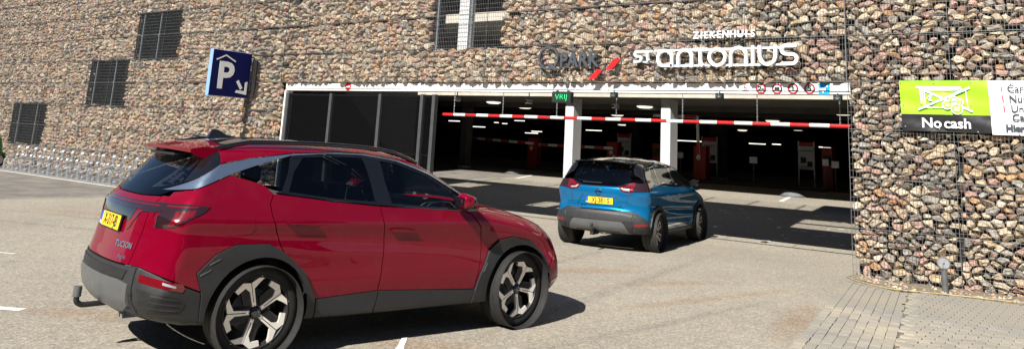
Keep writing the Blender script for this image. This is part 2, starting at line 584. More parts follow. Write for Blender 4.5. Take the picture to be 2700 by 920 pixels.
CAMX, CAMY = 3.61, -13.87
def core_boxes(x0, x1, z0, z1):
    xs = sorted({x0, x1} | {v for h in WINDOWS for v in h[:2] if x0 < v < x1})
    out = []
    for a, b in zip(xs[:-1], xs[1:]):
        hs = sorted((max(z0, h[2]), min(z1, h[3])) for h in WINDOWS if h[0] < (a + b) / 2 < h[1] and h[3] > z0 and h[2] < z1)
        z = z0
        for c, d in hs:
            if c > z: out.append((a, b, .31, .55, z, c))
            z = d
        if z < z1: out.append((a, b, .31, .55, z, z1))
    return out
def gabion(panels, label, wires_x, seam_x, zlo, core, step=(STEP_X, STEP_Z)):
    x0 = min(p[0] for p in panels); x1 = max(p[1] for p in panels)
    t = thing("gabion_wall", label, "wall", ((x0 + x1) / 2, 0.1, 0))
    base = Matrix.Translation(t.location).inverted()
    cells = []
    for (a, b, c, d) in panels:
        k = 0
        z = c
        while z < d - .01:                      # one course of cages at a time: stones end at the seams
            zt = min(d, (math.floor(z / ROW + 1e-6) + 1) * ROW)
            xs_ = [a] + [s for s in seam_x if a + .1 < s < b - .1] + [b]
            for i in range(len(xs_) - 1):
                cells += stone_cells(xs_[i], xs_[i + 1], z, zt, *step)
            z = zt
    # the 300 that show largest become parts; the rest stay one mass
    def key(c):
        vis = 1.0 if c[1] < 6.3 else 0.05
        ar = 0
        p = c[2]
        for i in range(len(p)): ar += p[i - 1][0] * p[i][1] - p[i][0] * p[i - 1][1]
        return vis * abs(ar) / ((c[0] - CAMX) ** 2 + CAMY ** 2)
    cells.sort(key=key, reverse=True)
    bv, bf, br = [], [], []
    tl = t.location
    for i, c in enumerate(cells):
        vs, fs = stone_shape(*c)
        vs = [(v[0] - tl.x, v[1] - tl.y, v[2] - tl.z) for v in vs]
        rr = random.random()
        if i < 300:
            link("stone", stone_mesh("stone", vs, fs, [rr] * len(vs)), t)
        else:
            b0 = len(bv)
            bv += vs; bf += [tuple(b0 + k for k in f) for f in fs]; br += [rr] * len(vs)
    tag(link("stone_fill", stone_mesh("stone_fill", bv, bf, br), t), kind="stuff")
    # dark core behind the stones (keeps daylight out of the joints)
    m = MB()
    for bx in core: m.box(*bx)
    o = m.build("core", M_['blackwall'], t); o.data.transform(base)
    # welded wire: 5 mm rods, heavier seams where cages meet
    m = MB()
    for (a, b, c, d) in panels:
        n = int(round((b - a) / 0.05))
        for i in range(n + 1):
            x = a + (b - a) * i / n
            m.box(x - .0022, x + .0022, -.0075, -.003, c, d)
        n = int(round((d - c) / 0.1))
        for i in range(n + 1):
            z = c + (d - c) * i / n
            m.box(a, b, -.003, .0015, z - .0026, z + .0026)
    o = m.build("wire_mesh", M_['wire'], t); o.data.transform(base)
    m = MB()
    for (a, b, c, d) in panels:
        z = math.ceil(c / ROW - 1e-6) * ROW
        while z <= d + .01:
            m.box(a, b, -.016, -.008, z - .0045, z + .0045); z += ROW
        for s in [a + .005, b - .005] + [s for s in seam_x if a < s < b]:
            m.box(s - .0035, s + .0035, -.024, -.0165, c, d)
    o = m.build("cage_seam", M_['wire'], t); o.data.transform(base)
    return t

right_wall = gabion([(0.0, 6.0, 0.0, TOP)], "tall stone-filled wire gabion wall to the right of the garage entrance, carrying the banner",
                    None, [1.5 * i for i in range(1, 4)], 0, core_boxes(.02, 6, 0, TOP), (.150, .094))
over_wall = gabion([(-14.4, 0.0, 3.0, TOP)], "stone-filled gabion wall above the wide garage entrance, behind the white hospital lettering",
                   None, [-1.5 * i for i in range(1, 10)], 3.0, core_boxes(-14.4, .02, 3.0, TOP))
left_wall = gabion([(-38.0, -14.4, 0.0, TOP)], "long stone-filled gabion wall left of the entrance with three dark windows, behind the bicycle racks",
                   None, [-14.4 - 1.5 * i for i in range(1, 16)], 0, core_boxes(-38, -14.4, 0, TOP))
M_['screenpost'] = plain("screen_post_paint", (0.045, 0.047, 0.05), 0.5, vary=0.15)
M_['domegrey'] = plain("dome_grey", (0.12, 0.125, 0.13), 0.8, vary=0.2, scale=6)

# ------------------------------------------------------------------ windows in the gabion walls
def window(wall, hole, posts, band=None):
    a, b, c, d = hole
    inv = Matrix.Translation(wall.location).inverted()
    w = MB()
    y0, y1 = 0.19, 3.2
    m = 0.0
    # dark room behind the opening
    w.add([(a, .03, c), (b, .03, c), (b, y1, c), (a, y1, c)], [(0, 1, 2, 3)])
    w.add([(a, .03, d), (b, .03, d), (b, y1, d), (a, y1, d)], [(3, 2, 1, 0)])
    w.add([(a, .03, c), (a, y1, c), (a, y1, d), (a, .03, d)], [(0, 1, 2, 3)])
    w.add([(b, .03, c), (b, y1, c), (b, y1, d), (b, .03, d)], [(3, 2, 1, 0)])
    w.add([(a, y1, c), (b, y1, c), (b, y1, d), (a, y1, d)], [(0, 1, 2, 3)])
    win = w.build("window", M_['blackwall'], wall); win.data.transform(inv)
    for p in posts:
        q = MB().box(p - .022, p + .022, .06, .09, c + .004, d - .004)
        q.box(p - .04, p + .04, .052, .0595, c + (d - c) * .48, c + (d - c) * .48 + .08)
        o = q.build("frame_post", M_['galv'], win); o.data.transform(inv)
    if band:
        q = MB().box(a + .05, b - .05, 1.2, 1.25, band[0], band[1])
        o = q.build("panel", M_['concrete'], win); o.data.transform(inv)
    # slim vertical bars of the inner screen
    q = MB()
    n = int((b - a) / .11)
    for i in range(1, n):
        x = a + (b - a) * i / n
        q.box(x - .008, x + .008, .14, .156, c + .004, d - .004)
    o = q.build("screen_bars", M_['darkmetal'], win); o.data.transform(inv)
    return win
window(left_wall, WINDOWS[0], (-29.75, -28.35))
window(left_wall, WINDOWS[1], (-24.45, -23.2), band=(3.45, 3.74))
w3 = window(left_wall, WINDOWS[2], (-21.85, -20.85))
o = MB().box(-21.6, -19.8, 2.4, 2.45, 4.22, 4.29).build("strip_light", M_['strip'], w3); o.data.transform(Matrix.Translation(left_wall.location).inverted())
# the window above the entrance is a plain hole with steel posts; the garage decks show behind it
inv = Matrix.Translation(over_wall.location).inverted()
ow = MB()
for x, r in ((-9.03, .022), (-8.02, .025)): ow.box(x - r, x + r, .06, .10, 3.755, 5.245); ow.box(x - .045, x + .045, .05, .0595, 4.28, 4.37)
o = ow.build("window_post", M_['galv'], over_wall, None); o.data.transform(inv)
o = MB().box(-8.52, -8.24, .22, .44, 3.752, 5.248).build("window_mullion", M_['colwhite'], over_wall); o.data.transform(inv)

o = MB().box(-2.3, -.002, .3, .36, 5.70, 5.82).build("window_rail", M_['galv'], over_wall); o.data.transform(inv)
# ------------------------------------------------------------------ fence on top of the wall above the entrance
fe = thing("rooftop_fence", "tall grey wire fence standing on top of the gabion wall above the entrance", "fence", (-7.2, 0.3, TOP))
m = MB()
for i in range(11):
    x = -7.1 + 1.42 * i
    link_ = MB().box(x - .03, x + .03, -.03, .03, 0, 1.5).build("fence_post", M_['post'], fe)
m = MB()
for i in range(143): m.box(-7.15 + .1 * i - .004, -7.15 + .1 * i + .004, -.042, -.034, 0.02, 1.45)
for i in range(8): m.box(-7.15, 7.05, -.034, -.0305, .03 + .2 * i, .042 + .2 * i)
m.build("fence_mesh", M_['post'], fe)
MB().box(4.7, 7.1, .05, .4, 0, 1.5).build("upper_block", M_['concrete'], fe)  # unseen block, added to give the wall's shadow its taller right end

# ------------------------------------------------------------------ white entrance beam with its signs
be = thing("entrance_beam", "long white steel beam along the top of the garage entrance", "beam", (-7.2, 0.17, 0))
MB().box(-7.2, -2.35, 0, .3, 2.81, 2.985).build("beam_section", M_['white'], be)
MB().box(-2.346, 2.50, 0, .3, 2.81, 2.985).build("beam_section", M_['white'], be)
MB().box(2.504, 7.2, 0, .3, 2.81, 2.985).build("beam_section", M_['white'], be)
MB().box(-7.2, 7.2, .02, .34, 2.987, 2.998).build("cover_strip", M_['concrete'], be)
MB().box(-7.198, -7.15, -.03, .2, 0, 2.808).build("jamb", M_['white'], be)

def roundpoly(r, n=28): return [(r * math.cos(2 * math.pi * i / n), r * math.sin(2 * math.pi * i / n)) for i in range(n)]
def fxy(cx, cz):     # 2D sign plane facing -Y, d = distance towards the viewer
    return lambda u, v, d: (cx + u, -d, cz + v)
def road_sign(x, z, label, name, r=0.09, y=0.168):
    t = thing(name, label, "sign", (x, y, z), group="prohibition signs on the entrance beam")
    MB().prism(roundpoly(r), fxy(0, 0), 0, .006).build("red_ring", M_['crimson'], t)
    MB().prism(roundpoly(r * .70), fxy(0, 0), .0065, .0085).build("white_disc", M_['palepaint'], t)
    return t
t = road_sign(-1.475, 2.893, "round red ringed height limit sign reading 2.20 on the white beam", "height_limit_sign")
text("lettering", "2", .115, M_['black'], t, front_M(-.022, -.0096, 0), bold=.006)
for ch, dx in (("2", .020), ("0", .046)): text("lettering", ch, .05, M_['black'], t, front_M(dx, -.0096, -.012), bold=.003)
for s in (1, -1): MB().prism([(-.016, s * .060), (.016, s * .060), (0, s * .045)], fxy(0, 0), .009, .0105).build("arrow_mark", M_['black'], t)
t = road_sign(-1.195, 2.893, "round red ringed sign with a black trailer symbol on the white beam", "no_trailer_sign")
MB().prism([(-.042, -.02), (.042, -.02), (.042, .026), (-.042, .026)], fxy(0, 0), .009, .0105).prism([(-.05, -.034), (.05, -.034), (.05, -.027), (-.05, -.027)], fxy(0, 0), .009, .0105).build("trailer_symbol", M_['black'], t)
t = road_sign(-.922, 2.895, "round red ringed no pedestrians sign with a walking figure symbol", "no_pedestrian_sign")
mm = MB().prism([(u, v + .045) for u, v in roundpoly(.010, 10)], fxy(0, 0), .009, .0105)
mm.prism([(-.012, .033), (.012, .033), (.010, -.005), (-.010, -.005)], fxy(0, 0), .009, .0105)
mm.prism([(-.008, -.0055), (.0, -.0055), (-.014, -.05), (-.022, -.05)], fxy(0, 0), .009, .0105).prism([(.001, -.0055), (.009, -.0055), (.024, -.05), (.016, -.05)], fxy(0, 0), .009, .0105)
mm.prism([(-.0125, .03), (-.026, -.004), (-.021, -.006), (-.0122, .016)], fxy(0, 0), .009, .0105).prism([(.0125, .03), (.026, -.004), (.021, -.006), (.0122, .016)], fxy(0, 0), .009, .0105)
mm.build("walking_figure", M_['black'], t)
t = road_sign(-.646, 2.897, "round red ringed speed limit sign reading 5 on the white beam", "speed_limit_sign")
text("lettering", "5", .125, M_['black'], t, front_M(0, -.0096, 0), bold=.007)
# small no-smoking plate
t = thing("no_smoking_sign", "small square no smoking plate left of the round signs on the beam", "sign", (-1.757, .168, 2.913))
MB().prism([(-.055, -.05), (.055, -.05), (.055, .055), (-.055, .055)], fxy(0, 0), 0, .004).build("plate", M_['white'], t)
mm = MB()
ro_, ri_ = roundpoly(.042, 24), roundpoly(.034, 24)
for i in range(24):
    j = (i + 1) % 24
    mm.prism([ro_[i], ro_[j], ri_[j], ri_[i]], fxy(0, 0), .0045, .006)
mm.prism([(-.03, .022), (-.022, .03), (.03, -.022), (.022, -.03)], fxy(0, 0), .0062, .0075)
mm.build("red_ring", M_['crimson'], t)
MB().prism([(-.026, -.006), (.022, -.006), (.022, .004), (-.026, .004)], fxy(0, 0), .0078, .0088).build("cigarette_symbol", M_['black'], t)
text("lettering", "niet roken", .018, M_['black'], t, front_M(0, -.0004, -.066))
# blue camera notice
t = thing("camera_notice", "square bright blue notice with white camera symbol at the beam's right end", "sign", (-.413, .168, 2.893))
MB().prism([(-.09, -.092), (.09, -.092), (.09, .092), (-.09, .092)], fxy(0, 0), 0, .006).build("plate", M_['blue'], t)
mm = MB().prism([(-.075, -.03), (.0, -.03), (.0, .015), (-.075, .015)], fxy(0, 0), .0065, .0085).prism([(.002, -.02), (.03, -.034), (.03, .022), (.002, .008)], fxy(0, 0), .0065, .0085)
mm.prism([(-.03, -.0305), (.0, -.0305), (-.012, -.07)], fxy(0, 0), .0065, .0085).prism([(.035, .03), (.06, .03), (.06, .06), (.035, .06)], fxy(0, 0), .0065, .0085)
mm.build("camera_symbol", M_['white'], t)
# red no-entry disc on the left part
t = thing("no_entry_sign", "red no entry disc with white bar on the left of the white beam", "sign", (-11.97, .168, 2.905))
MB().prism(roundpoly(.10), fxy(0, 0), 0, .006).build("red_disc", M_['red'], t)
MB().prism([(-.072, -.016), (.072, -.016), (.072, .016), (-.072, .016)], fxy(0, 0), .0065, .0085).build("white_bar", M_['white'], t)

# lane signal boxes and the free-spaces display
for x, z, lab in ((-4.30, 2.755, "first small black lane signal with green arrow, right of the lit display"), (-2.17, 2.755, "middle small black lane signal with green arrow under the beam"), (-.155, 2.745, "last small black lane signal under the beam, beside the right wall")):
    t = thing("lane_signal", lab, "signal", (x, .02, z), group="lane signals under the entrance beam")
    MB().bbox(-.062, .062, -.05, .05, -.052, .052, .006).build("housing", M_['black'], t)
    MB().prism([(-.05, -.042), (.05, -.042), (.05, .042), (-.05, .042)], fxy(0, 0), .0505, .052).build("lens", M_['ledoff'], t)
    mm = MB().prism([(-.004, -.03), (.004, -.03), (.004, .035), (-.004, .035)], fxy(0, 0), .0525, .0535)
    for s in (1, -1): mm.prism([(s * .006, -.036), (s * .038, -.004), (s * .030, .001), (s * .006, -.024)], fxy(0, 0), .0525, .0535)
    mm.build("arrow", M_['galv'], t)
    MB().cyl((0, .0, .0525), (0, 0, .075), .012, 8).build("bracket", M_['post'], t)
t = thing("free_spaces_display", "black display box lit with green letters VRIJ under the beam", "display", (-5.44, -.04, 2.695))
MB().bbox(-.225, .225, -.06, .06, -.11, .11, .008).build("housing", M_['black'], t)
MB().prism([(-.19, -.082), (.19, -.082), (.19, .082), (-.19, .082)], fxy(0, 0), .0605, .062).build("screen", M_['ledoff'], t)
text("lettering", "VRIJ", .155, M_['led'], t, front_M(0, -.0635, 0), extrude=.001, bold=-.006, sx=1.12)
MB().box(-.15, -.11, -.02, .02, .1105, .135).build("bracket", M_['post'], t)
MB().box(.11, .15, -.02, .02, .1105, .135).build("bracket", M_['post'], t)

# ceiling cameras under the beam
for x, z, lab in ((-8.75, 2.66, "left security camera under the beam above the bar's left end"), (-6.72, 2.63, "security camera hanging beside the lit display"), (-4.59, 2.57, "security camera hanging right of the first column")):
    t = thing("security_camera", lab, "camera", (x, .6, z), group="security cameras at the entrance")
    MB().cyl((0, 0, .05), (0, 0, 2.9 - z), .012, 8).build("bracket", M_['post'], t)
    MB().bbox(-.035, .035, -.10, .10, -.04, .045, .012).build("housing", M_['galv'], t)
    MB().cyl((0, -.101, 0), (0, -.112, 0), .028, 14).build("lens", M_['black'], t)
    MB().box(-2.0, -1.0, -.1, -.05, 0, 0.0) if False else None

# ------------------------------------------------------------------ striped height bar on chains
hb = thing("height_bar", "long red and white striped height bar hanging on chains across the entrance", "bar", (-4.425, 0.24, 2.30))
NS = 27; L0 = -8.82 + 4.425; SL = 8.79 / NS
for i in range(NS):
    s = MB().cyl((L0 + SL * i + .0005, 0, 0), (L0 + SL * (i + 1) - .0005, 0, 0), .031, 16)
    s.build("stripe", M_['red'] if i % 2 == 0 else M_['white'], hb, 40)
for x in (-8.51, -7.14, -5.755, -4.368, -2.98, -1.575, -.19):
    m = MB(); x -= -4.425
    z = .03; k = 0
    while z < .50:
        pts = []
        for a in range(10):
            t_ = 2 * math.pi * a / 10
            u, v = .009 * math.cos(t_), .022 * math.sin(t_) + .018
            pts.append((x + (u if k % 2 == 0 else 0), (0 if k % 2 == 0 else u), z + v))
        m.tube(pts, .0032, 5, closed=True)
        z += .033; k += 1
    m.build("chain", M_['galv'], hb, 60)

# ------------------------------------------------------------------ dark screen in the left part of the entrance
sc = thing("dark_screen", "dark mesh screen with grey posts closing the left part of the entrance", "screen", (-11.75, 0.2, 0))
px_ = [-14.27, -12.57, -10.81, -9.44, -9.07]
for x in px_:
    MB().box(x - .045 + 11.75, x + .045 + 11.75, -.05, .06, 0, 2.735).build("screen_post", M_['screenpost'], sc)
for a, b in zip(px_[:-1], px_[1:]):
    a, b = a + .046 + 11.75, b - .046 + 11.75
    m = MB().box(a, b, .0, .03, .04, .09).box(a, b, .0, .03, 2.67, 2.72).box(a, b, .0, .03, 1.36, 1.39)
    n = int((b - a) / .032)
    for i in range(n + 1):
        x = a + .006 + (b - a - .012) * i / n
        m.box(x - .0055, x + .0055, .010, .022, .0905, 2.6695)
    m.build("screen_panel", M_['darkmetal'], sc)

# ------------------------------------------------------------------ garage building behind the court
ga = thing("parking_garage", "dark open parking garage behind the court with concrete slab edges and deep unlit interior", "building", (-16, 10.4, 0))
def gpart(name, mat, *boxes):
    m = MB()
    for b in boxes: m.box(b[0] + 16, b[1] + 16, b[2] - 10.4, b[3] - 10.4, b[4], b[5])
    return m.build(name, mat, ga)
FZ = floor_z(17)
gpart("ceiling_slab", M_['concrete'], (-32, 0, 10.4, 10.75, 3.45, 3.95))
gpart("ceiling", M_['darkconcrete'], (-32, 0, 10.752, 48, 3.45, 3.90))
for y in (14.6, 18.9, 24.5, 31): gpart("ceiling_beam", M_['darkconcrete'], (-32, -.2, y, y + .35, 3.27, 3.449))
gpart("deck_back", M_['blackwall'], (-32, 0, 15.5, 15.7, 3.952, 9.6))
gpart("deck_slab", M_['concrete'], (-32, 0, 10.5, 15.49, 6.3, 6.65))
gpart("deck_rail", M_['galv'], (-32, 0, 10.52, 10.56, 4.95, 5.01), (-32, 0, 10.52, 10.56, 4.45, 4.49))
gpart("roof_slab", M_['concrete'], (-32, 0, 10.45, 15.8, 9.61, 9.95))
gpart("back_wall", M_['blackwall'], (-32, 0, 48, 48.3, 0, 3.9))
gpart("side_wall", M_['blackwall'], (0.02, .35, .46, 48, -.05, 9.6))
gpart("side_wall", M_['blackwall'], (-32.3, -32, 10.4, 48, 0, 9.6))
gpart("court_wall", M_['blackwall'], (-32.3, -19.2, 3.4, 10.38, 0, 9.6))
gpart("upper_light", M_['strip'], (-12.6, -9.9, 15.3, 15.36, 5.4, 5.45)); gpart("upper_light", M_['strip'], (-15.6, -14.2, 15.3, 15.36, 5.0, 5.05))

def column(x0, x1, y0, d, z0, z1, label, mat, group, name="concrete_column"):
    t = thing(name, label, "column", ((x0 + x1) / 2, y0 + d / 2, z0), group=group)
    w = (x1 - x0) / 2
    MB().bbox(-w, w, -d / 2, d / 2, 0, z1 - z0, .025).build("shaft", mat, t)
    MB().bbox(-w - .012, w + .012, -d / 2 - .012, d / 2 + .012, 0.002, .12, .01).build("plinth", M_['concrete'], t)
    return t
column(-12.40, -12.05, 10.78, .58, floor_z(10.8), 3.449, "white square column left of the blue car, nearest the lit display", M_['colwhite'], "white columns at the court edge", "white_column")
column(-8.68, -8.34, 10.78, .58, floor_z(10.8), 3.449, "white square column behind the blue car's roof, second from the left", M_['colwhite'], "white columns at the court edge", "white_column")
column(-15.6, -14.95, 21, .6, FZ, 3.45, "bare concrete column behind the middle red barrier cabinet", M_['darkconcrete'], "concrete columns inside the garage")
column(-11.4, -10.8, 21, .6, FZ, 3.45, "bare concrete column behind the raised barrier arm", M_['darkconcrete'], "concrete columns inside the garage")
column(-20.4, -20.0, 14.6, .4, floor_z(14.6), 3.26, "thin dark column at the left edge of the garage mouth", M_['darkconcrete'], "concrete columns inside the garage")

lamps = [(-17.52, 13.2), (-18.31, 16.53), (-16.33, 21.48), (-11.1, 14.3), (-7.76, 15.5), (-9.37, 23.34), (-4.37, 16.13), (-11.41, 33.3), (-16.3, 37.6), (-23.5, 34.9), (-5.1, 19.7)]
where = ["nearest the bar's left chain", "behind the second security camera", "between the two white columns, farther one", "between the two white columns, nearer one", "nearest, right of the second white column",
         "above the raised barrier's right", "at the far right behind the last lane signal", "deep inside, below the bar at right", "deep inside, below the bar right of the raised barrier", "deep inside between the columns", "behind the far right lamp"]
for (x, y), wh in zip(lamps, where):
    t = thing("ceiling_lamp", "round pale ceiling lamp " + wh, "lamp", (x, y, 3.448), group="round ceiling lamps in the garage")
    MB().lathe([(.0, -.14), (.20, -.13), (.29, -.095), (.31, -.06)], 24).build("diffuser", M_['lampwhite'], t, 60)
    MB().lathe([(.31, -.058), (.325, -.04), (.30, 0)], 24).build("rim", M_['galv'], t, 40)
strips = [(-34.0, 3.05, .8), (-31.8, 2.72, .9), (-30.3, 3.05, .35), (-29.6, 3.0, .4), (-28.4, 3.22, .8), (-27.4, 2.46, 1.0), (-27.0, 2.58, .8), (-22.75, 2.79, 1.1), (-16.54, 2.41, 2.0), (-12.54, 2.42, .9), (-11.5, 2.44, .45), (-8.9, 2.38, .35), (-9.2, 2.40, .2)]
for i, (x, z, l) in enumerate(strips):
    if x < -31.5: x, y, z = 3.61 + (x - 3.61) * .82, -13.87 + 43.87 * .82, 1.73 + (z - 1.73) * .82
    else: y = 30
    t = thing("strip_light", "thin lit strip light deep inside the dark garage, number %s from the left" % ["one", "two", "three", "four", "five", "six", "seven", "eight", "nine", "ten", "eleven", "twelve", "thirteen"][i], "light", (x, y, z), group="strip lights in the garage")
    MB().box(-l / 2, l / 2, -.03, .03, 0, .035).build("tube", M_['strip'], t)
    MB().box(-l / 2 - .04, l / 2 + .04, -.05, .05, .036, .07).cyl((0, 0, .07), (0, 0, 3.45 - z), .006, 5).build("fitting", M_['black'], t)

# barriers
def barrier(x, lab, boom):
    t = thing("barrier_cabinet", lab, "barrier", (x, 17.3, FZ), group="red parking barriers")
    MB().bbox(-.26, .26, -.2, .2, 0, 1.34, .015).build("cabinet", M_['darkred'], t)
    MB().bbox(-.28, .28, -.22, .22, 1.341, 1.37, .008).build("lid", M_['darkred'], t)
    MB().prism(roundpoly(.085, 20), lambda u, v, d: (u - .05, -.2 - d, v + .92), .001, .005).build("emblem", M_['white'], t)
    mm = MB().prism([(u - .05, v + .955) for u, v in roundpoly(.014, 10)], lambda u, v, d: (u, -.2 - d, v), .0055, .007)
    mm.prism([(-.066, .93), (-.034, .93), (-.026, .87), (-.040, .87), (-.05, .90), (-.06, .87), (-.074, .87)], lambda u, v, d: (u, -.2 - d, v), .0055, .007)
    mm.build("figure", M_['red'], t)
    for (p, q, nst) in boom:
        p, q = Vector((p[0] - x, -.25, p[1] - FZ)), Vector((q[0] - x, -.25, q[1] - FZ))
        d = (q - p); L = d.length; d.normalize(); up = Vector((-d.z, 0, d.x))
        m = MB()
        def seg(m, a, b, hw, y0, y1):
            c = [p + d * a - up * hw, p + d * b - up * hw, p + d * b + up * hw, p + d * a + up * hw]
            m.add([(v.x, v.y + y0, v.z) for v in c] + [(v.x, v.y + y1, v.z) for v in c], [(0, 1, 2, 3), (7, 6, 5, 4), (0, 4, 5, 1), (1, 5, 6, 2), (2, 6, 7, 3), (3, 7, 4, 0)])
        seg(m, 0, L, .055, -.025, .025)
        b = m.build("boom", M_['white'], t)
        for i in range(nst):
            m = MB()
            a = L * (i + .05) / nst
            seg(m, a, a + min(.5, L / nst * .5), .050, -.029, -.0255)
            m.build("red_band", M_['red'], b)
    return t
barrier(-18.2, "red barrier cabinet with lowered striped arm, left of the white columns", [((-21.9, 1.92), (-18.1, 1.80), 4)])
barrier(-14.08, "red barrier cabinet with lowered striped arm, between the two white columns", [((-17.8, 1.77), (-14.0, 1.78), 4)])
barrier(-10.12, "red barrier cabinet with its striped arm raised and folded at the top", [((-10.13, 1.62), (-10.2, 3.2), 1), ((-10.2, 3.17), (-12.14, 3.18), 2)])
t = thing("ticket_cabinet", "dim red ticket cabinet without arm right of the middle barrier", "cabinet", (-12.5, 18.3, FZ))
MB().bbox(-.2, .2, -.2, .2, 0, 1.4, .02).build("cabinet", M_['darkred'], t); MB().bbox(-.15, .15, -.21, -.2005, .9, 1.2, .003).build("panel", M_['black'], t)
t = thing("ticket_cabinet", "dim red ticket cabinet at the far right beside the tall notice board", "cabinet", (-5.6, 18.6, FZ))
MB().bbox(-.2, .2, -.2, .2, 0, 1.55, .02).build("cabinet", M_['darkred'], t); MB().bbox(-.15, .15, -.21, -.2005, .95, 1.25, .003).build("panel", M_['black'], t)

# notice boards and small notices
def board(x, lab, w=.62, zb=1.40, zt=2.45):
    t = thing("notice_board", lab, "notice board", (x, 20, FZ), group="tall notice boards inside the garage")
    for s in (-1, 1): MB().box(s * (w / 2 + .03) - .02, s * (w / 2 + .03) + .02, -.02, .02, 0, zt - FZ + .05).build("leg", M_['galv'], t)
    MB().box(-w / 2, w / 2, -.015, .015, zb - FZ, zt - FZ).build("panel", M_['white'], t)
    MB().box(-w / 2, w / 2, -.02, -.0155, zt - FZ - .16, zt - FZ).build("red_header", M_['red'], t)
    def pr_(*bx): MB().box(*bx).build("print", M_['black'], t)
    for i in range(5): pr_(-w * .38 + i * .10, -w * .38 + i * .10 + .05, -.019, -.0155, zt - FZ - .36, zt - FZ - .31)
    pr_(-w * .42, -w * .02, -.019, -.0155, .80 + zb - FZ - .55, 1.02 + zb - FZ - .55); pr_(w * .08, w * .42, -.019, -.0155, .62 + zb - FZ - .5, .82 + zb - FZ - .5)
    for i in range(4): pr_(-w * .4, w * .4, -.019, -.0155, zb - FZ + .05 + .03 * i, zb - FZ + .06 + .03 * i)
board(-15.1, "tall white notice board with red header between the white columns")
board(-10.95, "white notice board with red header behind the raised barrier")
board(-6.86, "white notice board with red header at the right end of the garage mouth", .55, 1.36, 2.42)
for x, z, w_, lab in ((-11.36, 1.65, .26, "small pale notice plate beside the second white column"), (-8.28, 1.62, .3, "small pale notice plate in the middle of the dark right bay"), (-5.2, 1.62, .26, "small pale notice plate at the far right of the garage"), (-5.55, 1.68, .22, "pale ticket machine front at the far right")):
    t = thing("notice_plate", lab, "notice", (x, 18, FZ), group="small notices inside the garage")
    MB().box(-w_ / 2, w_ / 2, -.01, .01, z - FZ - .12, z - FZ + .12).build("plate", M_['galv'], t)
    MB().box(-.02, .02, .011, .05, 0, z - FZ + .1).build("leg", M_['post'], t)
for x, y, lab in ((-5.44, 14.05, "grey concrete dome on the drive at the right of the garage mouth"), (-16.92, 14.2, "grey concrete dome on the drive at the left of the garage mouth")):
    t = thing("concrete_dome", lab, "dome", (x, y, floor_z(y)), group="concrete domes at the lane ends")
    MB().lathe([(.42, -.02), (.41, .05), (.34, .12), (.2, .17), (.0, .185)], 24).build("dome", M_['domegrey'], t, 60)
    MB().lathe([(.46, -.02), (.46, .03), (.425, .035)], 24).build("foot_ring", M_['post'], t, 30)
gi = thing("traffic_island", "low dark kerbed island under the left barrier cabinets", "island", (-16.2, 17.2, floor_z(16.2)))
MB().bbox(-3, 2.6, -.6, .9, -.05, .13, .03).build("kerb", M_['darkconcrete'], gi)
gi = thing("traffic_island", "low dark kerbed island under the raised barrier", "island", (-9.6, 17.2, floor_z(16.2)))
MB().bbox(-1.2, 4.4, -.6, .9, -.05, .13, .03).build("kerb", M_['darkconcrete'], gi)

# ------------------------------------------------------------------ lettering on the wall
def stroke(path, w):
    """polyline -> outline polygon quads"""
    P = [Vector(p) for p in path]
    L, R = [], []
    for i, p in enumerate(P):
        d = (P[min(i + 1, len(P) - 1)] - P[max(i - 1, 0)]).normalized()
        n = Vector((-d.y, d.x)) * w / 2
        L.append(p + n); R.append(p - n)
    return L, R
def stroke_mb(m, path, w, y0, y1):
    L, R = stroke(path, w)
    n = len(L)
    vs = [(p.x, y0, p.y) for p in L] + [(p.x, y0, p.y) for p in R] + [(p.x, y1, p.y) for p in L] + [(p.x, y1, p.y) for p in R]
    fs = []
    for i in range(n - 1):
        fs += [(i, i + 1, n + i + 1, n + i), (2 * n + i, 3 * n + i, 3 * n + i + 1, 2 * n + i + 1), (i, 2 * n + i, 2 * n + i + 1, i + 1), (n + i, n + i + 1, 3 * n + i + 1, 3 * n + i)]
    fs += [(0, n, 3 * n, 2 * n), (n - 1, 3 * n - 1, 4 * n - 1, 2 * n - 1)]
    m.add(vs, fs)
LXs = [95, 360, 560, 800, 955, 1175, 1455, 1755, 1985]; LXw = [-3.84, -3.36, -3.004, -2.598, -2.343, -1.988, -1.549, -1.096, -.761]
def LX(px): return float(np.interp(px, LXs, LXw)) + 2.3
def LZ(py): return 3.60 - (py - 300) / 215 * .345 - 3.41
hs = thing("hospital_lettering", "large white rounded letters reading ST antonius on pale blue rails above the entrance", "lettering", (-2.3, -.02, 3.41))
def letter(paths, w=.055):
    m = MB()
    for k, p in enumerate(paths): stroke_mb(m, [(LX(x), LZ(y)) for x, y in p], w, -.10 - .002 * k, -.035)
    return m.build("letter", M_['white'], hs)
def rarc(cx, cy, rx, ry, a0, a1, n=14):   # image axes: y down
    return [(cx + rx * math.cos(math.radians(a0 + (a1 - a0) * i / n)), cy - ry * math.sin(math.radians(a0 + (a1 - a0) * i / n))) for i in range(n + 1)]
letter([[(203, 326)] + rarc(140, 354, 26, 28, 90, 270, 8) + rarc(160, 412, 28, 30, 90, -90, 8) + [(105, 442)]], .042)
letter([[(208, 326), (318, 326)], [(262, 335), (262, 400)] + rarc(285, 400, 23, 40, 180, 240, 5)], .042)
letter([[(538, 515), (538, 400)] + rarc(460, 400, 78, 77, 0, 180, 14) + rarc(440, 415, 58, 80, 180, 270, 8) + [(545, 495)]])
letter([[(612, 515), (612, 400)] + rarc(690, 400, 78, 80, 180, 0, 16) + [(768, 515)]])
letter([[(790, 322), (958, 322)], [(868, 335), (868, 430)] + rarc(918, 430, 50, 80, 180, 248, 7)])
letter([rarc(1065, 408, 92, 90, 0, 361, 28)])
letter([[(1222, 515), (1222, 395)] + rarc(1310, 395, 88, 84, 180, 0, 16) + [(1398, 515)]])
letter([[(1477, 292), (1477, 512)]])
letter([[(1555, 292), (1555, 400)] + rarc(1646, 400, 91, 95, 180, 360, 16) + [(1737, 292)]])
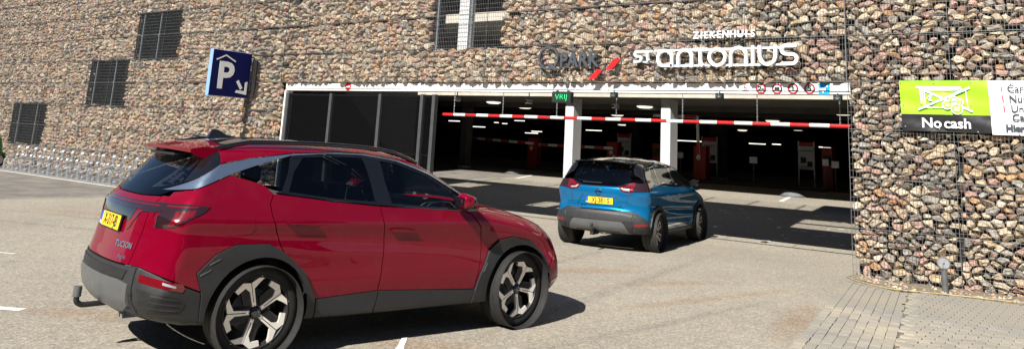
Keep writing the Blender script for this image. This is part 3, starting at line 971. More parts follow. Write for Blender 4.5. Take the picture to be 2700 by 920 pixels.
letter([[(1988, 300)] + [(1870, 300)] + rarc(1860, 345, 50, 45, 90, 270, 10) + [(1900, 392)] + rarc(1925, 442, 58, 50, 90, -90, 10) + [(1805, 492)]])
m = MB()
m.box(LX(320), LX(1985), -.034, -.014, LZ(327), LZ(306)).box(LX(380), LX(1985), -.034, -.014, LZ(506), LZ(484)).box(LX(120), LX(285), -.034, -.014, LZ(452), LZ(436))
m.build("mounting_rail", M_['rail'], hs)
m = MB()
for x in (400, 800, 1200, 1600, 1950):
    for y in (316, 495): m.cyl((LX(x), -.014, LZ(y)), (LX(x), .03, LZ(y)), .008, 6)
m.build("stand_off", M_['galv'], hs)
zs = thing("small_hospital_lettering", "small white capitals reading ZIEKENHUIS on a pale rail above the big letters", "lettering", (-2.035, -.02, 3.823))
for i, ch in enumerate("ZIEKENHUIS"):
    xs_ = [-.545, -.435, -.345, -.225, -.105, .02, .155, .29, .40, .515]
    text("letter", ch, .18, M_['white'], zs, front_M(xs_[i], -.06, 0), extrude=.02, bold=.002, sx=.95)
MB().box(-.53, .53, -.038, -.02, -.010, .010).build("mounting_rail", M_['rail'], zs)
m = MB()
for x in (-.4, 0, .4): m.cyl((x, -.02, 0), (x, .03, 0), .008, 6)
m.build("stand_off", M_['galv'], zs)

qs = thing("operator_lettering", "dark grey letters and two red slanted bars left of the white letters", "lettering", (-5.3, -.02, 3.41))
m = MB()
stroke_mb(m, [(-5.805 + 5.3 + .225 * math.cos(a * math.pi / 20), 3.478 - 3.41 + .225 * math.sin(a * math.pi / 20)) for a in range(41)], .045, -.06, -.014)
m.prism([(-.56, -.03), (-.49, -.035), (-.19, -.178), (-.36, -.178)], lambda u, v, d: (u, -d, v), .016, .062)
m.build("letter", M_['signgrey'], qs)
for ch, x in zip("PARK", (-.135, .085, .325, .565)):
    text("letter", ch, .40, M_['signgrey'], qs, front_M(x, -.04, .005), extrude=.02, bold=.012, sx=.92)
fq = lambda u, v, d: (u + 5.3, -d, v - 3.41)
MB().prism([(-4.837, 3.05), (-4.695, 3.05), (-4.509, 3.237), (-4.649, 3.239)], fq, .014, .055).build("red_bar", M_['red'], qs)
MB().prism([(-4.448, 3.237), (-4.302, 3.245), (-4.129, 3.435), (-4.282, 3.438)], fq, .014, .055).build("red_bar", M_['red'], qs)
m = MB()
for x, z in ((-.52, .28), (-.1, .0), (.3, -.03), (.58, -.03), (.55, -.28), (1.0, -.1)): m.cyl((x, -.02, z), (x, .03, z), .008, 6)
m.build("stand_off", M_['galv'], qs)

# ------------------------------------------------------------------ parking sign
ps = thing("parking_sign", "dark blue projecting parking sign box with white letter P and arrow", "sign", (-15.75, -.05, 2.55))
MB().bbox(-.05, .095, -1.27, -.05, 0, 1.22, .008).build("box", M_['paleblue'], ps)
MB().box(.0955, .1, -1.262, -.058, .008, 1.212).build("face", M_['navy'], ps)
PX = lambda y, z: Matrix.Translation((.1025, y, z)) @ Matrix(((0, 0, 1, 0), (1, 0, 0, 0), (0, 1, 0, 0), (0, 0, 0, 1)))
text("letter", "P", .98, M_['white'], ps, PX(-.83, .52), bold=.028, sx=1.0)
fp = lambda u, v, d: (.1 + d, -1.27 + u, v)
MB().prism([(.13, .93), (.40, 1.07), (.40, 1.11), (.12, .965)], fp, .001, .004).prism([(.401, 1.07), (.70, .93), (.72, .96), (.401, 1.11)], fp, .001, .004).build("roof_symbol", M_['white'], ps)
MB().prism([(.80, .42), (.87, .47), (1.02, .27), (.95, .21)], fp, .001, .004).prism([(1.16, .09), (1.16, .45), (1.08, .42), (1.08, .19)], fp, .001, .004).prism([(1.159, .09), (.80, .13), (.83, .20), (1.079, .19)], fp, .001, .004).build("arrow_symbol", M_['white'], ps)
m = MB().box(.16, .30, -.02, .02, .10, 1.05)
for z in (.2, .9): m.box(-.03, .1595, -.049, .0, z, z + .07)
m.build("bracket", M_['black'], ps)

# ------------------------------------------------------------------ banner on the right wall
bn = thing("banner", "green, black and white vinyl banner reading No cash, tied to the right gabion wall", "banner", (.785, -.03, 2.25))
def wr(u, v): return .007 * math.sin(u * 7 + v * 9) + .006 * math.sin(u * 17 - v * 6 + 1) + .005 * math.sin(v * 23 + u * 5)
def sheet(name, mat, u0, u1, v0, v1, d=0.0):
    m = MB(); nu = max(2, int((u1 - u0) / .04)); nv = max(2, int((v1 - v0) / .04))
    vs = [(u0 + (u1 - u0) * i / nu + .02 * (1 - (v0 + (v1 - v0) * j / nv) / .757), -.012 - d - wr(u0 + (u1 - u0) * i / nu, v0 + (v1 - v0) * j / nv), v0 + (v1 - v0) * j / nv) for j in range(nv + 1) for i in range(nu + 1)]
    m.add(vs, [(j * (nu + 1) + i, j * (nu + 1) + i + 1, (j + 1) * (nu + 1) + i + 1, (j + 1) * (nu + 1) + i) for j in range(nv) for i in range(nu)])
    return m.build(name, mat, bn, 60)
M_['lime'] = plain("banner_green", (0.28, 0.66, 0.02), 0.35, vary=0.03)
M_['vinylblack'] = plain("banner_black", (0.02, 0.02, 0.022), 0.3, vary=0.1)
M_['vinylwhite'] = plain("banner_white", (0.72, 0.74, 0.77), 0.35, vary=0.03)
M_['ink'] = plain("banner_ink", (0.03, 0.035, 0.05), 0.5, vary=0.05)
M_['rose'] = plain("banner_red", (0.45, 0.03, 0.06), 0.5, vary=0.05)
sheet("green_field", M_['lime'], 0, 1.199, .253, .757)
sheet("black_field", M_['vinylblack'], 0, 1.199, 0, .2525)
sheet("white_field", M_['vinylwhite'], 1.2, 3.4, -.02, .757)
BU = lambda px: (px - 92) / 976 * 1.2 + .01
BV = lambda py: .757 - (py - 105) / 585 * .757
def bline(m, x0, y0, x1, y1, w, dd):
    stroke_mb(m, [(BU(x0), BV(y0)), (BU(x1), BV(y1))], w, -.036 - dd, -.033 - dd)
m = MB()
bline(m, 315, 180, 775, 180, .012, 0); bline(m, 340, 197, 790, 197, .010, 0); bline(m, 365, 215, 825, 215, .010, 0)
bline(m, 322, 190, 335, 375, .012, .0005); bline(m, 345, 205, 357, 390, .010, .0005); bline(m, 370, 215, 378, 415, .012, .0005)
bline(m, 825, 210, 840, 415, .012, .001); bline(m, 378, 415, 840, 418, .012, .001)
m.build("banknote_outline", M_['vinylwhite'], bn)
m = MB(); bline(m, 282, 175, 885, 455, .030, .002); bline(m, 870, 185, 295, 440, .030, .0025)
m.build("crossing_out", M_['vinylwhite'], bn)
text("lettering", "€", .12, M_['vinylwhite'], bn, front_M(BU(430), -.034, BV(312)), bold=.003)
for s_, cx, cy, r in (("10", 688, 325, .055), ("5", 757, 352, .045), ("20", 617, 385, .062), ("50", 722, 430, .075)):
    m = MB(); stroke_mb(m, [(BU(cx) + r * math.cos(a * math.pi / 12), BV(cy) + r * math.sin(a * math.pi / 12)) for a in range(25)], .013, -.0405, -.0375)
    c = m.build("coin", M_['vinylwhite'], bn)
    MB().prism([(u + BU(cx), v + BV(cy)) for u, v in roundpoly(r - .006, 20)], lambda u, v, d: (u, -d, v), .0372, .0385).build("coin_face", M_['lime'], c)
    text("lettering", s_, r * 1.05, M_['vinylwhite'], c, front_M(BU(cx), -.0395, BV(cy)), bold=.002, extrude=.0008)
for wd_, px0 in (("No", 435), ("cash", 718)): text("lettering", wd_, .205, M_['vinylwhite'], bn, front_M(BU(px0), -.036, BV(598)), bold=.004, sx=1.02)
for s_, x, y in (("Card", 1255, 197), ("Nur", 1268, 310), ("Unic", 1282, 420), ("Cart", 1288, 513)):
    text("lettering", s_, .135, M_['ink'], bn, front_M(BU(x), -.036, BV(y)), align='LEFT', bold=.002)
text("lettering", "Hier", .125, M_['ink'], bn, front_M(BU(1218), -.036, BV(630)), align='LEFT', bold=.007)
for x, y in ((1200, 195), (1208, 303), (1216, 413)):
    m = MB(); bline(m, x - 3, y - 32, x + 3, y + 32, .016, 0)
    m.build("list_mark", M_['rose'], bn)
m = MB()
for x, y in ((100, 118), (480, 123), (882, 123), (1296, 125), (125, 380), (138, 640), (520, 662), (930, 680), (1350, 690)):
    m.cyl((BU(x), -.0365, BV(y)), (BU(x), -.033, BV(y)), .010, 10)
    m.cyl((BU(x), -.036, BV(y)), (BU(x) + .01, .028, BV(y) + .03), .0025, 5)
m.build("eyelet", M_['galv'], bn)

# ------------------------------------------------------------------ unseen wings, added to darken the cars' reflections and the sky fill
M_['wallbrick'] = plain("dark_brick_wall", (0.10, 0.075, 0.06), 0.85, vary=0.25, scale=3, bmp=0.3)
M_['pane'] = plain("building_pane", (0.03, 0.035, 0.045), 0.08, coat=0.5, vary=0.1)
def wing(label, x, y, rz, L, D, H):
    t = thing("added_wing", label, "building", (x, y, 0), rz)
    MB().box(-L / 2, L / 2, 0, D, 0, H).build("wall", M_['wallbrick'], t)
    MB().box(-L / 2 - .2, L / 2 + .2, -.2, D + .2, H + .002, H + .4).build("roof", M_['concrete'], t)
    p = MB(); fr = MB(); n = int(L / 3.0)
    for k in range(int(H / 3.2)):
        for i in range(n):
            cx = -L / 2 + (i + .5) * L / n; z = 1.0 + 3.2 * k
            p.box(cx - .9, cx + .9, -.02, -.004, z, z + 1.6)
            fr.box(cx - .98, cx - .9, -.06, -.002, z - .08, z + 1.68).box(cx + .9, cx + .98, -.06, -.002, z - .08, z + 1.68).box(cx - .899, cx + .899, -.06, -.002, z + 1.601, z + 1.68).box(cx - .899, cx + .899, -.06, -.002, z - .08, z - .001)
    tag(p.build("window_panes", M_['pane'], t), kind="stuff"); tag(fr.build("window_frames", M_['white'], t), kind="stuff")
wing("long dark brick wing added unseen behind the viewer to darken car reflections", -8, -33, math.pi, 84, 12, 13)
wing("dark brick wing added unseen far to the right to darken car reflections", 30, -14, -math.pi / 2, 30, 12, 13)

# ------------------------------------------------------------------ cars
def paint(name, col, metal=0.25, rough=0.28):
    m, nt, b = nodes(name)
    p = coords(nt)
    v = N(nt, "TexVoronoi", Scale=900.0); nt.links.new(p, v.inputs["Vector"])
    fl = ramp(nt, v.outputs["Color"], [(0.0, tuple(c * .82 for c in col)), (1.0, tuple(min(1, c * 1.2) for c in col))])
    dust = ramp(nt, noise(nt, p, 3.0, 6.0, .7), [(0.5, 0.0), (0.85, 0.02)])
    c = mix(nt, dust, fl, (.35, .31, .26))
    nt.links.new(c, b.inputs["Base Color"])
    b.inputs["Metallic"].default_value = metal
    b.inputs["Roughness"].default_value = rough
    b.inputs["Coat Weight"].default_value = 0.85
    b.inputs["Specular IOR Level"].default_value = 0.0
    b.inputs["Coat Roughness"].default_value = 0.02
    bump(nt, b, noise(nt, p, 260.0, 2.0), 0.012, 0.002)
    return m
def glass(name, tint, rough=0.01):
    m = bpy.data.materials.new(name); m.use_nodes = True
    nt = m.node_tree; nt.nodes.clear()
    out = N(nt, "OutputMaterial")
    tr = N(nt, "BsdfTransparent"); tr.inputs[0].default_value = (*tint, 1)
    gl = N(nt, "BsdfGlossy"); gl.inputs["Roughness"].default_value = rough; gl.inputs[0].default_value = (.92, .96, 1, 1)
    fr = N(nt, "Fresnel"); fr.inputs[0].default_value = 1.5
    p = coords(nt)
    w = N(nt, "Bump", Strength=0.05, Distance=0.01); nt.links.new(noise(nt, p, 2.5, 2.0), w.inputs["Height"])
    nt.links.new(w.outputs[0], gl.inputs["Normal"])
    mx = N(nt, "MixShader")
    nt.links.new(fr.outputs[0], mx.inputs[0]); nt.links.new(tr.outputs[0], mx.inputs[1]); nt.links.new(gl.outputs[0], mx.inputs[2])
    nt.links.new(mx.outputs[0], out.inputs[0])
    return m
M_['carred'] = paint("red_car_paint", (0.16, 0.0008, 0.013), 0.15, 0.32)
M_['carblue'] = paint("blue_car_paint", (0.004, 0.115, 0.27), 0.40, 0.30)
M_['carblack'] = plain("gloss_black", (0.006, 0.006, 0.007), 0.12, coat=1.0, vary=0.1)
M_['cladding'] = plain("grey_cladding", (0.017, 0.018, 0.020), 0.55, vary=0.12, scale=8, bmp=0.15, bscale=400)
M_['skid'] = plain("silver_skid", (0.11, 0.114, 0.118), 0.4, metal=0.3, vary=0.08)
M_['silver'] = plain("satin_silver", (0.42, 0.52, 0.64), 0.22, metal=0.9, vary=0.04)
M_['tyre'] = plain("tyre_rubber", (0.013, 0.0125, 0.0125), 0.75, vary=0.25, scale=20, bmp=0.2, bscale=120)
M_['alloy'] = plain("machined_alloy", (0.88, 0.84, 0.78), 0.42, metal=0.5, vary=0.06)
M_['darkalloy'] = plain("dark_alloy", (0.03, 0.03, 0.032), 0.4, metal=0.4, vary=0.1)
M_['lens'] = plain("red_lens", (0.13, 0.003, 0.008), 0.12, coat=1.0, vary=0.1)
M_['lensdark'] = plain("smoked_lens", (0.02, 0.008, 0.010), 0.10, coat=1.0, vary=0.1)
M_['lensclear'] = plain("clear_lens", (0.30, 0.30, 0.32), 0.12, coat=1.0, vary=0.1)
M_['yellow'] = plain("plate_yellow", (0.78, 0.50, 0.02), 0.45, vary=0.03)
M_['euro'] = plain("plate_blue", (0.02, 0.08, 0.42), 0.45, vary=0.03)
M_['seat'] = plain("seat_fabric", (0.11, 0.11, 0.12), 0.8, vary=0.2)
M_['cabin'] = plain("cabin_trim", (0.05, 0.05, 0.055), 0.7, vary=0.2)
M_['cabinlight'] = plain("pale_headliner", (0.25, 0.25, 0.26), 0.8, vary=0.1)
M_['glassdark'] = glass("privacy_glass", (0.24, 0.26, 0.29))
M_['glassclear'] = glass("tinted_glass", (0.70, 0.80, 0.76))

def catmull(P, n):
    out = []
    k = len(P)
    for i in range(k):
        p0, p1, p2, p3 = [np.array(P[(i + j) % k], float) for j in (-1, 0, 1, 2)]
        for q in range(n):
            t = q / n
            # centripetal-ish blend kept close to the polygon
            c = 0.5 * ((2 * p1) + (-p0 + p2) * t + (2 * p0 - 5 * p1 + 4 * p2 - p3) * t * t + (-p0 + 3 * p1 - 3 * p2 + p3) * t ** 3)
            l = p1 * (1 - t) + p2 * t
            out.append(0.6 * c + 0.4 * l)
    return np.array(out)

def pchip(xk, yk):
    xk, yk = np.array(xk, float), np.array(yk, float)
    h = np.diff(xk); d = np.diff(yk) / h
    m = np.zeros_like(xk); m[0], m[-1] = d[0], d[-1]
    for i in range(1, len(xk) - 1):
        m[i] = 0 if d[i - 1] * d[i] <= 0 else 2 * d[i - 1] * d[i] / (d[i - 1] + d[i])
    def f(x):
        x = np.clip(x, xk[0], xk[-1])
        i = np.clip(np.searchsorted(xk, x) - 1, 0, len(h) - 1)
        t = (x - xk[i]) / h[i]
        return (yk[i] * (1 + 2 * t) * (1 - t) ** 2 + m[i] * h[i] * t * (1 - t) ** 2 + yk[i + 1] * t * t * (3 - 2 * t) + m[i + 1] * h[i] * t * t * (t - 1))
    return f

class Body:
    def __init__(s, sil, zk, wk, extra=None, p=2.3):
        c = catmull(sil, 5)
        s.P = c[:, :2]; s.A = np.maximum(c[:, 2], .04); s.w = pchip(zk, wk); s.extra = extra; s.p = p
        s.Q = np.roll(s.P, -1, 0); s.AQ = np.roll(s.A, -1)
    def sdf(s, x, z):
        x, z = np.atleast_1d(x).astype(float), np.atleast_1d(z).astype(float)
        px, pz = s.P[:, 0][None], s.P[:, 1][None]; qx, qz = s.Q[:, 0][None], s.Q[:, 1][None]
        dx, dz = qx - px, qz - pz
        t = np.clip(((x[:, None] - px) * dx + (z[:, None] - pz) * dz) / (dx * dx + dz * dz + 1e-12), 0, 1)
        d = np.hypot(x[:, None] - px - t * dx, z[:, None] - pz - t * dz)
        i = np.argmin(d, 1); r = np.arange(len(x))
        cross = ((pz > z[:, None]) != (qz > z[:, None])) & (x[:, None] < (qx - px) * (z[:, None] - pz) / (qz - pz + 1e-12) + px)
        ins = (cross.sum(1) % 2) == 1
        # blend the rounding radius over nearby edges so the surface has no kinks
        wgt = 1.0 / (d + .02) ** 3
        a_e = s.A[None] * (1 - t) + s.AQ[None] * t
        a = (a_e * wgt).sum(1) / wgt.sum(1)
        return d[r, i], a, ins
    def W(s, x, z):
        d, a, ins = s.sdf(x, z)
        t = np.clip(d / a, 0, 1)
        E = (1 - (1 - t) ** s.p) ** (1 / s.p)
        w = s.w(np.atleast_1d(z).astype(float))
        if s.extra is not None: w = w + s.extra(np.atleast_1d(x).astype(float), np.atleast_1d(z).astype(float))
        return np.where(ins, w * E, 0.0)
    def rear(s, y, z, mid=0.6, far=-1.3):
        y, z = np.abs(np.atleast_1d(y).astype(float)), np.atleast_1d(z).astype(float)
        lo = np.full(len(y), far); hi = np.full(len(y), mid)
        for _ in range(22):
            m = (lo + hi) / 2; g = s.W(m, z) > np.maximum(y, .02)
            hi = np.where(g, m, hi); lo = np.where(g, lo, m)
        return hi
    def front(s, y, z, mid=1.6, far=3.9):
        y, z = np.abs(np.atleast_1d(y).astype(float)), np.atleast_1d(z).astype(float)
        lo = np.full(len(y), mid); hi = np.full(len(y), far)
        for _ in range(22):
            m = (lo + hi) / 2; g = s.W(m, z) > np.maximum(y, .02)
            lo = np.where(g, m, lo); hi = np.where(g, hi, m)
        return lo
    def top(s, x, y, mid=0.7, far=1.9):
        x, y = np.atleast_1d(x).astype(float), np.abs(np.atleast_1d(y).astype(float))
        lo = np.full(len(y), mid); hi = np.full(len(y), far)
        for _ in range(22):
            m = (lo + hi) / 2; g = s.W(x, m) > np.maximum(y, .02)
            lo = np.where(g, m, lo); hi = np.where(g, hi, m)
        return lo

def densify(poly, g):
    out = []
    for i in range(len(poly)):
        a, b = Vector(poly[i]), Vector(poly[(i + 1) % len(poly)])
        n = max(1, int(math.ceil((b - a).length / g)))
        for k in range(n): out.append(a + (b - a) * k / n)
    return out
def area2(P): return sum(P[i - 1][0] * P[i][1] - P[i][0] * P[i - 1][1] for i in range(len(P)))
def inset(poly, d):
    P = [Vector(p) for p in poly]
    if area2(P) < 0: P.reverse()
    out = []
    for i in range(len(P)):
        a, b, c = P[i - 1], P[i], P[(i + 1) % len(P)]
        u, v = (b - a), (c - b)
        if u.length < 1e-7 or v.length < 1e-7: out.append(b); continue
        u.normalize(); v.normalize()
        n = Vector((-u.y, u.x)) + Vector((-v.y, v.x))
        if n.length < 1e-6: out.append(b); continue
        n.normalize()
        k = max(.35, n.dot(Vector((-u.y, u.x))))
        out.append(b + n * (d / k))
    return out

def tri2d(poly, g):
    """triangulate a polygon with inner grid points -> points, tris, boundary edges"""
    B = densify(poly, g)
    nb = len(B)
    pts = [Vector((b[0], b[1])) for b in B]
    bx = np.array([p[0] for p in B]); by = np.array([p[1] for p in B])
    nx = np.roll(bx, -1); ny = np.roll(by, -1)
    X, Y = np.meshgrid(np.arange(bx.min() + g / 2, bx.max(), g), np.arange(by.min() + g / 2, by.max(), g))
    X, Y = X.ravel(), Y.ravel()
    if len(X):
        cr = ((by[None] > Y[:, None]) != (ny[None] > Y[:, None])) & (X[:, None] < (nx - bx)[None] * (Y[:, None] - by[None]) / ((ny - by)[None] + 1e-12) + bx[None])
        ins = (cr.sum(1) % 2) == 1
        dd = np.min(np.hypot(X[:, None] - bx[None], Y[:, None] - by[None]), 1)
        for x, y, k, d in zip(X, Y, ins, dd):
            if k and d > g * .45: pts.append(Vector((x, y)))
    r = delaunay_2d_cdt(pts, [(i, (i + 1) % nb) for i in range(nb)], [], 1, 1e-6)
    V = np.array([(v[0], v[1]) for v in r[0]]); T = [tuple(f) for f in r[2]]
    cnt = {}
    for f in T:
        for i in range(3):
            e = (f[i], f[(i + 1) % 3]); k = (min(e), max(e)); cnt.setdefault(k, []).append(e)
    bd = [v[0] for v in cnt.values() if len(v) == 1]
    return V, T, bd

def panel(B, name, poly, proj, mat, parent, off=0.0, g=0.04, thick=0.02, gap=0.002, sgn=1, smooth=48, extra=None):
    """a sheet of bodywork cut to an outline and laid on the body surface, with exact surface normals"""
    if proj == 'side' or sgn == 1: P = poly
    else: P = [(-a, b) for a, b in poly] if proj in ('rear', 'front') else [(a, -b) for a, b in poly]
    P = inset(P, gap) if gap else [Vector(p) for p in P]
    V, T, bd = tri2d(P, g)
    a, b = V[:, 0], V[:, 1]
    def lift(a, b, o):
        if proj == 'side': return np.stack([a, sgn * (B.W(a, b) + o), b], 1)
        if proj == 'rear': return np.stack([B.rear(a, b) - o, a, b], 1)
        if proj == 'front': return np.stack([B.front(a, b) + o, a, b], 1)
        return np.stack([a, b, B.top(a, b) + o], 1)
    e = .02 if proj != 'side' else .012
    top = lift(a, b, off); low = lift(a, b, off - thick)
    du = lift(a + e, b, off) - lift(a - e, b, off); dv = lift(a, b + e, off) - lift(a, b - e, off)
    nrm = np.cross(du, dv)
    nrm /= np.linalg.norm(nrm, axis=1)[:, None] + 1e-12
    flip = (proj == 'side' and sgn > 0) or proj == 'rear'
    if flip: nrm = -nrm
    used = sorted({i for f in T for i in f})
    mp = {v: k for k, v in enumerate(used)}
    bset = sorted({i for ed in bd for i in ed})
    n = len(used)
    lo = {v: n + k for k, v in enumerate(bset)}
    vs = [tuple(top[i]) for i in used] + [tuple(low[i]) for i in bset]
    fs, ln = [], []
    for f in T:
        q = (f[::-1] if flip else f)
        fs.append(tuple(mp[i] for i in q)); ln += [tuple(nrm[i]) for i in q]
    for i, j in bd:
        q = (mp[j], mp[i], lo[i], lo[j])
        if flip: q = q[::-1]
        p0, p1, p2 = Vector(vs[q[0]]), Vector(vs[q[1]]), Vector(vs[q[2]])
        fn = (p1 - p0).cross(p2 - p1)
        fn = fn.normalized() if fn.length > 1e-12 else Vector((0, 0, 1))
        fs.append(q); ln += [tuple(fn)] * 4
    me = bpy.data.meshes.new(name)
    me.from_pydata(vs, [], fs)
    me.materials.append(mat)
    me.update()
    me.shade_smooth()
    me.normals_split_custom_set(ln)
    return link(name, me, parent)

def core_shell(B, parent, arches, zt, mat, x0, x1, zb=.24, cut=.60):
    xs = np.linspace(x0, x1, 90); zs = np.linspace(zb, zt, 26)
    X, Z = np.meshgrid(xs, zs); X, Z = X.ravel(), Z.ravel()
    w = np.maximum(B.W(X, Z) - .035, 0.0)
    for hx, hz, r in arches:
        d = np.hypot(X - hx, Z - hz)
        w = np.where(d < r, np.minimum(w, cut), w)
    m = MB(); nx, nz = len(xs), len(zs)
    for s in (1, -1):
        m.add([(X[i], s * w[i], Z[i]) for i in range(nx * nz)], [f for j in range(nz - 1) for i in range(nx - 1) for f in [(j * nx + i, j * nx + i + 1, (j + 1) * nx + i + 1, (j + 1) * nx + i)] if min(w[k] for k in f) > .02])
    for row in (0, nz - 1):
        o = row * nx
        m.add([(X[o + i], -w[o + i], Z[o + i]) for i in range(nx)] + [(X[o + i], w[o + i], Z[o + i]) for i in range(nx)], [(i, i + 1, nx + i + 1, nx + i) for i in range(nx - 1) if min(w[o + i], w[o + i + 1]) > .02])
    return m.build("inner_shell", mat, parent)

def spun(R, hx, side, lat):
    """wheel local z axis -> car lateral axis, outer face on `side`"""
    return Matrix.Translation((hx, side * lat, R)) @ Matrix.Rotation(math.pi / 2 * (1 if side < 0 else -1), 4, 'X')

def wheel(parent, hx, side, lat, R, rr, wd, style, phase, steer=0.0):
    Mw = Matrix.Translation((hx, side * lat, R)) @ Matrix.Rotation(steer, 4, 'Z') @ Matrix.Rotation(math.pi / 2 * (1 if side < 0 else -1), 4, 'X')
    h = wd
    prof = [(rr - .012, -h * .92), (R - .075, -h), (R - .025, -h * .97), (R - .006, -h * .86), (R, -h * .74)]
    for k in range(4):
        c = -h * .58 + h * .30 * k
        prof += [(R, c), (R - .008, c + .004), (R - .008, c + .012), (R, c + .016)]
    prof += [(R, -h * .26 + .0 + h * .0)] if False else []
    prof += [(R - .006, -.012), (R - .025, 0.0), (R - .05, .004), (R - .075, .003), (rr + .012, -.006), (rr - .004, -.012)]
    m = MB().lathe(prof, 64, Mw)
    # tread blocks' sipes across the shoulder
    for i in range(56):
        t = 2 * math.pi * i / 56
        q = Mw @ Matrix.Rotation(t, 4, 'Z')
        m.add([q @ Vector((R - .012, -.004, -.012)), q @ Vector((R - .012, .004, -.012)), q @ Vector((R + .0015, .006, -.05)), q @ Vector((R + .0015, -.006, -.05))], [(0, 1, 2, 3)])
    w = m.build("wheel", M_['tyre'], parent, 35)
    rim = MB().lathe([(rr - .006, -.013), (rr - .002, -.004), (rr - .012, -.003), (rr - .022, -.02), (rr - .03, -h * .8), (.07, -h * .85)], 48, Mw)
    rim.build("rim", M_['darkalloy'], w, 40)
    MB().lathe([(.0, -.115), (.16, -.115), (.16, -.125), (.0, -.125)], 32, Mw).build("brake_disc", M_['post'], w, 30)
    s = rr / .252
    if style == 'star':
        right = [(.003, .045), (.014, .045), (.018, .168), (.068, .200), (.108, .219), (.086, .238), (.003, .214)]
        left = [(-.003, .045), (-.014, .045), (-.018, .154), (-.046, .190), (-.106, .166), (-.124, .196), (-.060, .232), (-.003, .214)]
        dark = [(-.020, .055), (-.020, .148), (-.051, .184), (-.078, .172), (-.072, .075)]
        for k in range(5):
            q = Mw @ Matrix.Rotation(phase + 2 * math.pi * k / 5, 4, 'Z')
            def fn(u, v, d, q=q, s=s): return q @ Vector((u * s, v * s, -.030 + .020 * (v / .24) + d))
            sp = MB()
            sp.prism(right, fn, -.02, .006).prism(left, fn, -.02, .006)
            sp.build("spoke", M_['alloy'], w)
            dk = MB().prism(dark, fn, -.035, -.008).prism([(-.0045, .05), (.0045, .05), (.0045, .21), (-.0045, .21)], fn, -.02, -.004)
            for f in range(6):
                v0 = .075 + .016 * f
                dk.prism([(-.026, v0), (-.064, v0 + .006), (-.064, v0 + .011), (-.026, v0 + .005)], fn, -.0075, -.004)
            dk.build("spoke_insert", M_['darkalloy'], w)
    else:
        for k in range(5):
            q = Mw @ Matrix.Rotation(phase + 2 * math.pi * k / 5, 4, 'Z')
            def fn(u, v, d, q=q, s=s): return q @ Vector((u * s, v * s, -.030 + .018 * (v / .24) + d))
            sp = MB()
            for sg in (1, -1):
                sp.prism([(sg * .008, .04), (sg * .026, .045), (sg * .045, .12), (sg * .075, .24), (sg * .05, .243), (sg * .026, .13)], fn, -.02, .004)
            sp.prism([(-.045, .228), (.045, .228), (.05, .244), (-.05, .244)], fn, -.02, .002)
            sp.build("spoke", M_['alloy'], w)
    cap = MB().lathe([(.0, -.004), (.030, -.006), (.040, -.012), (.046, -.03)], 20, Mw)
    cp = cap.build("hub_cap", M_['carblack'], w, 50)
    m = MB()
    for k in range(5):
        q = Mw @ Matrix.Rotation(phase + .3 + 2 * math.pi * k / 5, 4, 'Z')
        m.cyl(q @ Vector((.066, 0, -.045)), q @ Vector((.066, 0, -.018)), .010, 8)
    m.build("wheel_nuts", M_['chrome'], w)
    # slanted badge ring on the cap
    q = Mw @ Matrix.Translation((0, 0, -.0025))
    m = MB(); m.tube([q @ Vector((.022 * math.cos(a * math.pi / 9), .013 * math.sin(a * math.pi / 9), 0)) for a in range(18)], .0018, 5, closed=True)
    m.cyl(q @ Vector((-.010, -.008, 0)), q @ Vector((-.005, .008, 0)), .0018, 5).cyl(q @ Vector((.005, -.008, 0)), q @ Vector((.010, .008, 0)), .0018, 5).cyl(q @ Vector((-.007, .0, 0)), q @ Vector((.007, .002, 0)), .0018, 5)
    m.build("cap_badge", M_['chrome'], w)
    return w

def on_rear(B, y, z, out=.0):
    """frame on the rear surface: text x -> -Y (seen from behind), text y -> up the surface"""
    x0 = B.rear([y], [z])[0]; x1 = B.rear([y], [z + .03])[0]; xl = B.rear([y - .03], [z])[0]; xr = B.rear([y + .03], [z])[0]
    up = Vector((x1 - x0, 0, .03)).normalized(); rt = Vector((xl - xr, -.06, 0)).normalized()
    nn = rt.cross(up).normalized(); up = nn.cross(rt)
    M4 = Matrix((rt, up, nn)).transposed().to_4x4()
    M4.translation = Vector((x0, y, z)) + nn * out
    return M4

def plate(B, parent, y, z, chars, out=.012, tilt=None):
    Mp = on_rear(B, y, z, out)
    f = lambda u, v, d: Mp @ Vector((u, v, d))
    hold = MB().prism([(-.265, -.062), (.265, -.062), (.265, .060), (-.265, .060)], f, -.012, 0).build("number_plate", M_['black'], parent)
    MB().prism([(-.212, -.053), (.258, -.053), (.258, .055), (-.212, .055)], f, .0005, .003).build("yellow_field", M_['yellow'], hold)
    MB().prism([(-.258, -.053), (-.2125, -.053), (-.2125, .055), (-.258, .055)], f, .0005, .003).build("country_strip", M_['euro'], hold)
    text("lettering", chars, .118, M_['black'], hold, Mp @ Matrix.Translation((.022, 0, .0042)), extrude=.0008, bold=.0025, sx=.80)
    text("lettering", "NL", .035, M_['white'], hold, Mp @ Matrix.Translation((-.235, -.035, .0042)), extrude=.0006)
    return hold

def seats(parent, xf, xr, zt, w=.36):
    for y in (-w, w):
        for x, h in ((xf, 0), (xr, -.02)):
            s = MB()
            prof = [(x - .03, .75), (x + .10, .75), (x + .02, 1.12), (x - .04, zt - .22 + h), (x - .13, zt - .23 + h), (x - .12, 1.1)]
            s.prism(prof, lambda u, v, d: (u, y + d, v), -.23, .23)
            so_ = s.build("seat", M_['seat'], parent)
            MB().bbox(x - .17, x - .07, y - .12, y + .12, zt - .19 + h, zt - .04 + h, .03).build("headrest", M_['seat'], so_)

